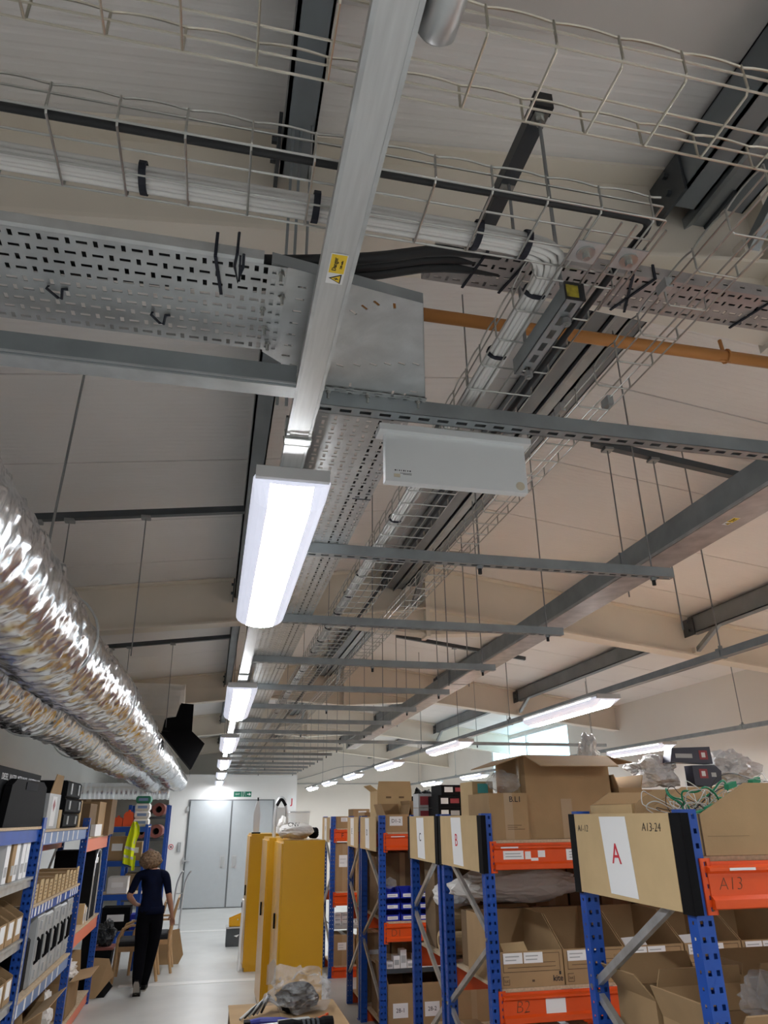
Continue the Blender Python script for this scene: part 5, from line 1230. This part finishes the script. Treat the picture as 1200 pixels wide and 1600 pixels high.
# roll rack
rr_ = thing('roll_rack', 'dark blue rack of carpet coloured rolls at the end of the left shelves', 'rack', (-1.0, 15, 0))
for x in (-1.50, -.82):
    for y in (15, 15.6): 
        m = MB(); m.box(x, x+.06, y, y+.06, 0, 2.25); m.build('post', 'rack_blue', rr_)
for z in (2.05, 1.68, 1.25, .7): 
    m = MB(); m.box(-1.44, -.82, 15.0, 15.66, z-.04, z); m.build('deck', 'dark_steel', rr_)
for i, (x, z, r) in enumerate(((-.95,2.17,.115),(-1.20,2.17,.11),(-.96,1.80,.115),(-1.22,1.79,.105),(-1.1,1.38,.12),(-.95,.83,.12))):
    o = thing('fabric_roll', 'dark red rolled sheeting with a hollow core, %s on the roll rack' % ('top right','top left','middle right','middle left','lower','bottom')[i], 'roll', (x, 14.9, z), 'rolls on the roll rack')
    m = MB(); ring = lambda rad, y: [(x+rad*math.cos(a*math.pi/10), y, z+rad*math.sin(a*math.pi/10)) for a in range(20)]
    m.loft([ring(r*.5,15.1), ring(r*.5,14.85), ring(r,14.85), ring(r,15.6)], cap=False); m.build('roll', 'roll_red', o); m = MB(); m.loft([ring(r*.49,15.1), ring(r*.49,15.12)]); m.build('core', 'hole_dark', o)
carton('carton', 'brown cartons base left of the far wall under the rolls', -1.42, -.86, 15.05, 15.5, .74-.035, 1.1, 'card_dark', group='things under the rolls', tape=False)

# ------------------------------------------------------------------ yellow cabinets
CABN = ['nearest, with bags on top', 'middle', 'farthest']
CT = 1.785
for i, (x0, y0, y1) in enumerate(((.755, 8.3, 9.21), (.69, 9.48, 10.40), (.61, 12.0, 12.9))):
    root = thing('steel_cupboard', 'yellow steel cupboard with its side to the camera, '+CABN[i], 'cupboard', (x0+.23, y0, 0), 'yellow steel cupboards')
    B(x0+.02, x0+.46, y0, y1, .0, CT).build('cupboard_body', 'yellow_paint', root)
    ym = (y0+y1)/2
    for k, (a, b) in enumerate(((y0+.004, ym-.003), (ym+.003, y1-.004))):
        d = B(x0, x0+.0195, a, b, .05, CT-.03).build('cupboard_door', 'yellow_paint', root)
        if k == 0: m = MB(); m.box(x0-.018, x0-.0005, b-.07, b-.03, .93, 1.07); m.build('handle', 'case_black', d)
    B(x0+.02, x0+.46, y0-.004, y0, CT-.05, CT).build('top_rim', 'yellow_paint', root)
zc = CT+.001
bg_ = crumple('cloth_bag', 'white cloth bag lying on the nearest yellow cupboard', 'bag', (.93, 8.56, zc+.085), .19, .20, .080, 'bag_white', 51, amp=.12)
text('CNV', .06, (.88, 8.37, zc+.15), (1,0,0), (0,.3,1), 'ink', bg_)
crumple('cloth_bag', 'pale cloth bag standing at the aisle edge of the nearest yellow cupboard', 'bag', (.82, 8.95, zc+.12), .06, .12, .12, 'bag_white', 52, amp=.2)
crumple('black_pouch', 'black pouch at the right end of the white bag on the cupboard', 'bag', (1.14, 8.70, zc+.06), .06, .1, .058, 'case_black', 53, amp=.2)
o = thing('clear_tub', 'pale translucent plastic tub on the nearest yellow cupboard', 'tub', (1.0, 9.0, zc)); m = MB(); m.loft([[(.90,8.92,z),(1.10+s,8.92-s,z),(1.10+s,9.12,z),(.90-s,9.12,z)] for z, s in ((zc,0),(zc+.27,.02))]); m.build('tub', 'clear_bag', o); B(.89,1.12,8.90,9.13,zc+.27,zc+.29).build('rim', 'white_plastic', o)
o = thing('chrome_lamp', 'chrome rimmed arch with a black strap on the middle yellow cupboard', 'lamp', (.85, 9.7, zc)); m = MB(); m.tube(smooth_path([(.78,9.7,zc),(.78,9.7,zc+.36),(.85,9.7,zc+.48),(.93,9.7,zc+.36),(.93,9.7,zc)],3), .022, 8); m.build('arch', 'case_silver', o, smooth=True); m = MB(); m.tube(smooth_path([(.80,9.68,zc+.36),(.85,9.68,zc+.455),(.91,9.68,zc+.36)],3), .020, 6); m.build('strap', 'case_black', o); B(.80,.91,9.67,9.69,zc+.12,zc+.34).build('shield', 'case_grey', o)
o = thing('saw_blade_guard', 'upright chrome blade shaped guard on the farthest yellow cupboard', 'guard', (.70, 12.2, zc)); m = MB(); m.prism([(.66,12.2,zc+.02),(.75,12.2,zc+.02),(.76,12.2,zc+.30),(.72,12.2,zc+.47),(.69,12.2,zc+.46),(.655,12.2,zc+.28)], (0,.05,0)); m.build('blade', 'case_silver', o); B(.64,.77,12.18,12.27,zc,zc+.02).build('foot', 'case_black', o); m = MB(); m.tube([(.71,12.22,zc+.47),(.71,12.22,zc+.52)], .012, 8); m.build('knob', 'case_black', o)
# things at their foot
o = thing('plastic_crate', 'dark grey plastic crate on the floor beside the farthest cupboard', 'crate', (.55, 14.3, 0)); m = MB(); m.box(.42,.70,14.25,14.6,0,.01); m.box(.42,.70,14.25,14.26,.01,.27); m.box(.42,.70,14.59,14.6,.01,.27); m.box(.42,.43,14.26,14.59,.01,.27); m.box(.69,.70,14.26,14.59,.01,.27); m.build('crate_body', 'dark_steel', o); m = MB(); m.box(.41,.71,14.24,14.61,.27,.29); m.build('rim', 'case_grey', o); m = MB(); m.prism([(.55,14.248,.16),(.64,14.248,.18),(.60,14.248,.14)],(0,.001,0)); m.build('white_mark', 'paper', o)
o = thing('yellow_hod', 'yellow open trough resting on the dark grey crate', 'trough', (.6, 14.4, .29)); m = MB(); m.prism([(.46,14.28,.30),(.74,14.28,.30),(.74,14.28,.50),(.46,14.28,.40)], (0,.012,0)); m.prism([(.46,14.56,.30),(.74,14.56,.30),(.74,14.56,.50),(.46,14.56,.40)], (0,.012,0)); m.box(.46,.74,14.292,14.56,.295,.305); m.build('trough_body', 'yellow_paint', o); m = MB(); m.tube([(.60,14.275,.40),(.60,14.28,.40)], .012, 8); m.build('rivet', 'case_silver', o)
o = thing('white_board', 'narrow white board leaning on the farthest cupboard', 'board', (.57, 12.0, 0)); m = MB(); m.obox((.565,12.15,.45), (.012,0,.0), (0,.12,0), (.008,0,.45)); m.build('board', 'paper', o); m = MB(); m.box(.55,.556,12.1,12.2,.80,.86); m.build('clip', 'case_black', o)

# ------------------------------------------------------------------ far wall fittings
o = thing('exit_sign', 'green running man exit sign above the grey doors', 'sign', (.77, BY, 2.6)); B(.53,1.0,BY-.012,BY-.001,2.51,2.66).build('plate', 'sign_white', o)
for (a, b) in ((.54,.735),(.785,.99)): B(a, b, BY-.014, BY-.012, 2.52, 2.65).build('green_field', 'sign_green', o)
text('EXIT', .055, (.637, BY-.0155, 2.585), (1,0,0), (0,0,1), 'sign_white', o)
m = MB(); y = BY-.0150
m.prism([(.88,y,2.575),(.88,y,2.595),(.93,y,2.595),(.93,y,2.625),(.98,y,2.585),(.93,y,2.545),(.93,y,2.575)], (0,.0009,0)); m.build('arrow', 'sign_white', o)
m = MB(); m.tube([(.815,y,2.632),(.815,y+.0009,2.632)], .011, 10); m.bar((.812,y,2.618),(.825,y,2.580),.002,.018,(0,1,0)); m.bar((.825,y,2.580),(.80,y,2.555),.002,.012,(0,1,0)); m.bar((.80,y,2.555),(.790,y,2.535),.002,.010,(0,1,0)); m.bar((.828,y,2.58),(.85,y,2.56),.002,.012,(0,1,0)); m.bar((.85,y,2.56),(.842,y,2.53),.002,.010,(0,1,0)); m.bar((.815,y,2.61),(.845,y,2.60),.002,.009,(0,1,0)); m.bar((.812,y,2.61),(.793,y,2.588),.002,.009,(0,1,0)); m.build('running_man', 'sign_white', o)
m = MB(); m.box(.742,.778,BY-.0135,BY-.012,2.52,2.65); m.build('door_symbol', 'sign_green', o)
o = thing('letter_sign', 'white card with a red letter J beside the exit sign', 'sign', (2.05, BY, 2.4)); B(1.93,2.16,BY-.01,BY-.001,2.22,2.56).build('card', 'paper', o); text('J', .20, (2.05, BY-.0115, 2.40), (1,0,0), (0,0,1), 'ink_red', o, bold=.004)
o = thing('prohibition_sign', 'small white sign with a red barred circle left of the doors', 'sign', (-.90, BY, 1.38)); B(-.99,-.82,BY-.006,BY-.001,1.29,1.47).build('plate', 'paper', o)
m = MB(); m.tube([(-.905+.055*math.cos(a*.3142), BY-.008, 1.37+.055*math.sin(a*.3142)) for a in range(20)], .008, 6, closed=True); m.bar((-.94,BY-.008,1.405),(-.87,BY-.008,1.335),.004,.014,(0,1,0)); m.build('red_ring', 'ink_red', o); m = MB(); m.box(-.93,-.88,BY-.0075,BY-.006,1.355,1.385); m.build('pictogram', 'ink', o)
o = thing('wall_intercom', 'grey handset unit on the wall between the small sign and the doors', 'handset', (-.70, BY, 1.35)); B(-.745,-.665,BY-.04,BY-.001,1.25,1.47).build('housing', 'case_grey', o); B(-.73,-.70,BY-.055,BY-.04,1.27,1.45).build('handset', 'case_silver', o)
cdn = thing('wall_conduit', 'thin white conduit and cables looping along the far cream wall', 'conduit', (2.6, 24.9, 2.7)); m = MB(); m.tube([(2.55,YG-.03,.0),(2.55,YG-.03,3.0),(2.6,YG-.03,3.05),(6.8,YG-.03,3.05)], .015, 6); m.build('conduit', 'case_grey', cdn)
m = MB(); m.tube(smooth_path([(2.6,YG-.05,3.15),(3.4,YG-.05,3.35),(4.2,YG-.05,3.62),(5.2,YG-.05,3.6)],3), .012, 6); m.build('loose_cable', 'case_grey', cdn)

# ------------------------------------------------------------------ carton table with tools, lower centre
tb = thing('large_carton', 'big closed carton used as a table, lower centre, tools lying on it', 'box', (.62, 5.5, 0))
TZ = .75
m = MB(); m.box(.24, 1.00, 4.7, 6.28, 0, TZ-.006); m.build('carton_body', 'card', tb); m = MB(); m.box(.235, .615, 4.695, 6.285, TZ-.006, TZ); m.box(.625, 1.005, 4.695, 6.285, TZ-.006, TZ); m.build('lid_flap', 'card', tb)
m = MB(); m.box(.58, .66, 4.695, 6.285, TZ, TZ+.0008); m.build('tape', 'card_tape', tb)
bgc = crumple('clear_bag', 'clear plastic bag with dark parts inside on the carton table', 'bag', (.70, 5.98, TZ+.13), .19, .20, .12, 'clear_bag', 61, amp=.6, sub=3)
m = MB(); m.loft([[(.50+dx*.6, 6.02+.02*math.sin(k), TZ+.16+dz) for k, dx in ((0,0),(1,.08),(2,.05),(3,-.03))] for dz in (0, .12)] + [[(.53,6.02,TZ+.32)]*4]); m.build('bag_neck', 'clear_bag', bgc)
crumple('dark_part', 'dark grey rubber part inside the clear bag on the carton table', 'part', (.70, 5.98, TZ+.085), .14, .13, .08, 'case_black', 63, amp=.25)
o = thing('strip_of_parts', 'black wire bundle left of the clear bag on the carton table', 'wires', (.40, 5.9, TZ))
for k in range(6):
    m = MB(); m.tube(smooth_path([(.30+.03*k,5.80+.03*k,TZ+.012),(.40+.02*k,5.90,TZ+.06+.012*k),(.50,5.98+.02*k,TZ+.09),(.60,5.95,TZ+.02)],2), .008, 6); m.build('wire', 'black_rubber' if k % 2 else 'case_grey', o)
o = thing('hand_tool', 'blue handled crimping tool lying on the carton table', 'tool', (.45, 5.62, TZ)); m = MB(); m.tube(smooth_path([(.34,5.60,TZ+.03),(.42,5.62,TZ+.034),(.55,5.60,TZ+.03),(.62,5.58,TZ+.028)],2), [.016]*13, 8) if 0 else m.tube([(.34,5.60,TZ+.032),(.42,5.62,TZ+.036),(.55,5.61,TZ+.034),(.62,5.60,TZ+.03)], [.016,.02,.019,.013], 8); m.build('handle', 'tool_blue', o); m = MB(); m.tube([(.345,5.55,TZ+.02),(.42,5.535,TZ+.02),(.55,5.55,TZ+.022),(.60,5.56,TZ+.02)], [.012,.017,.017,.012], 8); m.build('handle', 'paper', o); m = MB(); m.obox((.335,5.58,TZ+.03),(.02,0,0),(0,.035,0),(0,0,.018)); m.build('head', 'case_black', o); m = MB(); m.obox((.285,5.60,TZ+.022),(.045,0,0),(0,.008,0),(0,0,.005)); m.build('jaw', 'dark_steel', o)
o = thing('connector_plug', 'black ribbed connector plug at the front of the carton table', 'plug', (.68, 5.35, TZ)); m = MB(); m.tube([(.52,5.32,TZ+.05),(.60,5.33,TZ+.05),(.64,5.335,TZ+.05),(.78,5.36,TZ+.05),(.80,5.365,TZ+.05),(.86,5.37,TZ+.05)], [.045,.048,.038,.038,.045,.042], 14); m.build('plug_body', 'case_black', o)
for k in range(4):
    m = MB(); m.tube([(.66+.03*k,5.34+.005*k,TZ+.05),(.675+.03*k,5.342+.005*k,TZ+.05)], .042, 14); m.build('rib', 'dark_steel', o)
m = MB(); m.obox((.62,5.42,TZ+.07),(.10,.018,0),(-.004,.022,0),(0,0,.008)); m.build('side_bar', 'case_grey', o)
o = thing('orange_wire', 'short orange wire beside the clear bag on the carton table', 'wire', (.85, 5.72, TZ)); m = MB(); m.tube(smooth_path([(.72,5.66,TZ+.006),(.80,5.70,TZ+.012),(.88,5.80,TZ+.006)],2), .006, 6); m.build('wire', 'orange_wire', o); m = MB(); m.obox((.89,5.815,TZ+.008),(.008,.010,0),(-.004,.005,0),(0,0,.006)); m.build('terminal', 'can_orange', o)
# ------------------------------------------------------------------ chairs, hand truck, clutter by the person
def chair_proto():
    t = thing('wooden_armchair', 'chair', 'chair', (0, 0, 0), 'wooden armchairs')
    # faces -x; seat .50 deep, .52 wide
    for (x, y) in ((-.25, -.24), (-.25, .24)):
        m = MB(); m.tube([(x-.02, y, 0), (x-.01, y, .3), (x, y, .52), (x+.05, y, .63), (x+.14, y, .665)], [.020,.022,.022,.020,.018], 8); m.build('leg', 'wood_beech', t)
    for y in (-.24, .24):
        m = MB(); m.tube([(.30, y, 0), (.25, y, .25), (.235, y, .45), (.26, y, .68), (.32, y, .92)], [.020,.022,.022,.021,.017], 8); m.build('leg', 'wood_beech', t)
        m = MB(); m.bar((-.12, y, .668), (.27, y, .672), .045, .024); m.build('arm', 'wood_beech', t)
    m = MB(); m.box(-.25, .25, -.25, -.225, .36, .42); m.box(-.25, .25, .225, .25, .36, .42); m.box(-.26, -.235, -.225, .225, .36, .42); m.box(.225, .25, -.225, .225, .36, .42); m.build('seat_frame', 'wood_beech', t)
    m = MB(); m.loft([[(-.27+s, -.25+s, z), (.24-s, -.25+s, z), (.24-s, .25-s, z), (-.27+s, .25-s, z)] for z, s in ((.42,.01),(.45,0),(.48,.01),(.495,.05))]); m.build('seat', 'seat_black', t)
    m = MB(); m.obox((.295, 0, .82), (.012,0,-.004), (0,.225,0), (.03,0,.10)); m.build('backrest', 'seat_black', t)
    m = MB(); m.obox((.318, 0, .925), (.010,0,0), (0,.24,0), (.004,0,.02)); m.build('top_rail', 'wood_beech', t)
    return t
cp_ = chair_proto(); cp_.location = (-.84, 11.90, 0); cp_['label'] = 'wooden armchair with black seat, left of the walking person'
c2 = copy_tree(cp_, None, (-.68, 12.42, 0), 'wooden armchair with black seat, right of the walking person')
ht = thing('hand_truck', 'chrome hand truck with curved handles standing by the far doors', 'hand truck', (-.42, 15.2, 0))
for x in (-.50, -.36):
    m = MB(); m.tube(smooth_path([(x-.04,15.2,.10),(x-.03,15.2,.55),(x-.01,15.17,.90),(x+.05,15.08,1.08),(x+.09,15.02,1.12)],2), .016, 8); m.build('side_rail', 'case_silver', ht, smooth=True)
    m = MB(); m.tube([(x-.06,15.26,.09),(x-.02,15.26,.09)], .09, 16); m.build('wheel', 'black_rubber', ht)
for z in (.25, .5, .75):
    m = MB(); m.bar((-.535,15.2,z),(-.395,15.2,z),.02,.02); m.build('cross_bar', 'case_silver', ht)
m = MB(); m.box(-.56,-.34,14.98,15.2,.01,.022); m.build('toe_plate', 'case_silver', ht)
o = thing('flat_cardboard', 'brown cardboard sheet leaning behind the right armchair', 'cardboard', (-.35, 12.85, 0)); m = MB(); m.prism([(-.72,12.86,.002),(-.30,12.86,.002),(-.24,12.88,.12),(-.33,12.92,.46),(-.68,12.92,.40)], (0,.012,0)); m.build('sheet', 'card', o); m = MB(); m.prism([(-.74,12.89,.002),(-.40,12.89,.002),(-.44,12.95,.42),(-.70,12.95,.36)], (0,.012,0)); m.build('rear_sheet', 'card_dark', o)
o = thing('flat_cardboard', 'brown cardboard offcut leaning by the foot of the orange left rack', 'cardboard', (-1.2, 10.9, 0)); m = MB(); m.prism([(-1.32,10.80,.002),(-1.20,10.80,.002),(-1.02,10.88,.22),(-1.10,10.90,.40),(-1.30,10.90,.42)], (0,.012,0)); m.build('sheet', 'card', o); m = MB(); m.prism([(-1.25,10.84,.002),(-1.10,10.84,.002),(-1.02,10.92,.10),(-1.2,10.92,.3)], (0,.01,0)); m.build('rear_sheet', 'case_black', o)
o = thing('waste_bin', 'tall black waste bin past the orange left rack', 'bin', (-1.27, 11.4, 0)); m = MB(); m.loft([[(-1.40-s,11.25-s,z),(-1.14+s,11.25-s,z),(-1.14+s,11.5+s,z),(-1.40-s,11.5+s,z)] for z, s in ((0,0),(.45,.03))]); m.build('bin_body', 'case_black', o); B(-1.44,-1.10,11.21,11.54,.45,.48).build('rim', 'roll_red', o)
crumple('black_bin_bag', 'shiny black bin bag heaped on the waste bin', 'bag', (-1.24, 11.35, .62), .13, .13, .14, 'black_rubber', 71, amp=.5)
o = thing('display_stand', 'tall black panel standing between the orange rack and the blue shelf unit', 'panel', (-1.38, 11.0, 0)); m = MB(); m.box(-1.46,-1.30,10.98,11.02,0,1.15); m.build('panel', 'case_black', o); m = MB(); m.box(-1.47,-1.29,10.97,11.03,1.15,1.17); m.build('cap', 'case_grey', o)

# ------------------------------------------------------------------ the person walking away
def person():
    root = thing('person', 'person in navy t-shirt and black trousers walking away down the aisle', 'person', (-.68, 10.9, 0))
    V, E, RAD = [], [], []
    def v(p, r, parent=None, r2=None):
        V.append(p); RAD.append((r, r2 or r)); i = len(V)-1
        if parent is not None: E.append((parent, i))
        return i
    pel = v((-.65,10.87,.93), .135, None, .105)
    wa = v((-.66,10.88,1.06), .134, pel, .105); ch = v((-.675,10.89,1.22), .152, wa, .115); ub = v((-.685,10.885,1.33), .112, ch, .09)
    nk = v((-.70,10.89,1.415), .050, ub); hb = v((-.715,10.90,1.48), .078, nk, .085); hm = v((-.725,10.905,1.535), .082, hb, .092); v((-.728,10.90,1.585), .060, hm)
    v((-.722,11.005,1.515), .013, hm); v((-.81,10.90,1.52), .014, hm); v((-.64,10.90,1.52), .014, hm)
    hands = []
    for (sh, el, wr, dirf) in (((-.855,10.885,1.33),(-.945,10.86,1.09),(-.875,11.05,.985),Vector((.35,.9,-.15))), ((-.515,10.885,1.33),(-.445,10.88,1.07),(-.40,11.0,.875),Vector((.15,.45,-.85)))):
        s = v(sh, .062, ub); e0 = v(Vector(sh).lerp(Vector(el), .5), .052, s); e = v(el, .041, e0); f = v(Vector(el).lerp(Vector(wr), .45), .038, e); w = v(wr, .026, f)
        d = dirf.normalized(); pal = Vector(wr)+d*.06; p = v(pal, .030, w, .018)
        side = d.cross(Vector((0,0,1))).normalized(); 
        if side.length < .1: side = Vector((1,0,0))
        curl = Vector((0,-.35,-.5))
        for k, (o_, l) in enumerate(((-.027,.062),(-.009,.072),(.009,.068),(.027,.055))):
            b = v(pal+d*.035+side*o_, .0095, p); c = v(pal+d*(.035+l*.5)+side*o_+curl*.012, .009, b); v(pal+d*(.035+l*.85)+side*o_+curl*.045, .008, c)
        b = v(pal-side*.036+d*.0, .011, p); v(pal-side*.055+d*.04+curl*.015, .009, b)
        hands.append((Vector(sh), Vector(el), Vector(wr), pal))
    for (hp, kn, an, to) in (((-.735,10.87,.86),(-.735,10.93,.49),(-.728,10.76,.17),(-.722,10.83,.055)), ((-.575,10.88,.86),(-.605,11.02,.48),(-.665,11.12,.11),(-.66,11.25,.045))):
        h = v(hp, .108, pel); t2 = v(Vector(hp).lerp(Vector(kn), .5), .100, h); k = v(kn, .084, t2); c2_ = v(Vector(kn).lerp(Vector(an), .4), .080, k); a = v(an, .064, c2_); v(to, .036, a)
    me = bpy.data.meshes.new('sk'); me.from_pydata([Vector(p)-WLOC[root.name] for p in V], E, [])
    o = bpy.data.objects.new('sk', me); COL.objects.link(o)
    sk = o.modifiers.new('s', 'SKIN'); sk.use_smooth_shade = True
    for i, r in enumerate(RAD): me.skin_vertices[0].data[i].radius = r
    me.skin_vertices[0].data[0].use_root = True
    sb = o.modifiers.new('d', 'SUBSURF'); sb.levels = 2; sb.render_levels = 2
    bpy.context.view_layer.update(); dg = bpy.context.evaluated_depsgraph_get()
    nm = bpy.data.meshes.new_from_object(o.evaluated_get(dg)); bpy.data.objects.remove(o)
    nm.materials.clear()
    for q in ('navy', 'trousers', 'skin'): nm.materials.append(MATS[q])
    W = WLOC[root.name]
    def dseg(p, a, b):
        t = max(0, min(1, (p-a).dot(b-a)/(b-a).length_squared)); return (p-a.lerp(b, t)).length
    for pl in nm.polygons:
        c = Vector(pl.center)+W; mi = 0
        if c.z < .93: mi = 1
        if c.z > 1.40: mi = 2
        for (sh, el, wr, pal) in hands:
            e1 = el + (sh-el)*.12
            if dseg(c, e1, wr) < .060 and c.z < e1.z+.01: mi = 2
            if (c-pal).length < .13: mi = 2
        pl.material_index = mi; pl.use_smooth = True
    nm.name = 'body'; b = bpy.data.objects.new('body', nm); COL.objects.link(b); b.parent = root
    # hair
    import bmesh
    bm = bmesh.new(); bmesh.ops.create_icosphere(bm, subdivisions=5, radius=1)
    hc_ = Vector((-.727, 10.865, 1.512)) - W
    for q in bm.verts:
        p = q.co.copy(); n = abs(noise.noise(p*5.5))*.22 + abs(noise.noise(p*11+Vector((3,0,0))))*.13
        rr = 1+n-.08
        if p.y > .35: rr *= .80
        q.co = hc_ + Vector((p.x*.136*rr*(1.08 if p.z < 0 else 1), p.y*.115*rr, p.z*.112*rr))
    hm_ = bpy.data.meshes.new('hair'); bm.to_mesh(hm_); bm.free(); hm_.materials.append(MATS['hair'])
    for pl in hm_.polygons: pl.use_smooth = True
    h = bpy.data.objects.new('hair', hm_); COL.objects.link(h); h.parent = root
    # shirt hem and sleeves
    m = MB(); m.loft([[(-.652+.160*math.cos(a*.3142), 10.872+.118*math.sin(a*.3142), z) for a in range(20)] for z in (.885, .93, .97)], cap=False); q = m.build('shirt_hem', 'navy', root, smooth=True); solid(q, .006, 1)
    # shoes: rear foot tipped up with the sole showing
    m = MB(); hl, tt = Vector((-.728,10.735,.20)), Vector((-.718,10.85,.018)); ax = (tt-hl).normalized(); sd = Vector((1,0,0)); nn = ax.cross(sd).normalized()
    def sole(hl, ax, sd, nn, L):
        rings = []
        for t, w in ((0,.022),(.04,.034),(.10,.036),(.16,.040),(.22,.046),(.25,.036),(.265,.018)):
            c = hl+ax*t*L/.265; rings.append([c+sd*w-nn*.008, c+sd*w+nn*.010, c-sd*w+nn*.010, c-sd*w-nn*.008])
        return rings
    nb_ = nn if nn.y < 0 else -nn
    m.loft(sole(hl+nb_*.045, ax, sd, nb_, .25)); m.build('shoe_sole', 'shoe_sole', root)
    m = MB(); m.loft([[p-nb_*.028 for p in r] if i < 3 else [p-nb_*.022 for p in r] for i, r in enumerate(sole(hl+nb_*.045, ax, sd, nb_*3.2, .245))]); m.build('shoe_upper', 'case_black', root)
    m = MB(); m.loft(sole(Vector((-.665,11.07,.010)), Vector((0,1,0)), sd, Vector((0,0,-1)), .25)); m.build('shoe_sole', 'shoe_sole', root)
    m = MB(); m.loft([[p+Vector((0,0,.030)) for p in r] for r in sole(Vector((-.665,11.07,.012)), Vector((0,1,0)), sd, Vector((0,0,-2.6)), .245)]); m.build('shoe_upper', 'case_black', root)
    return root
person()
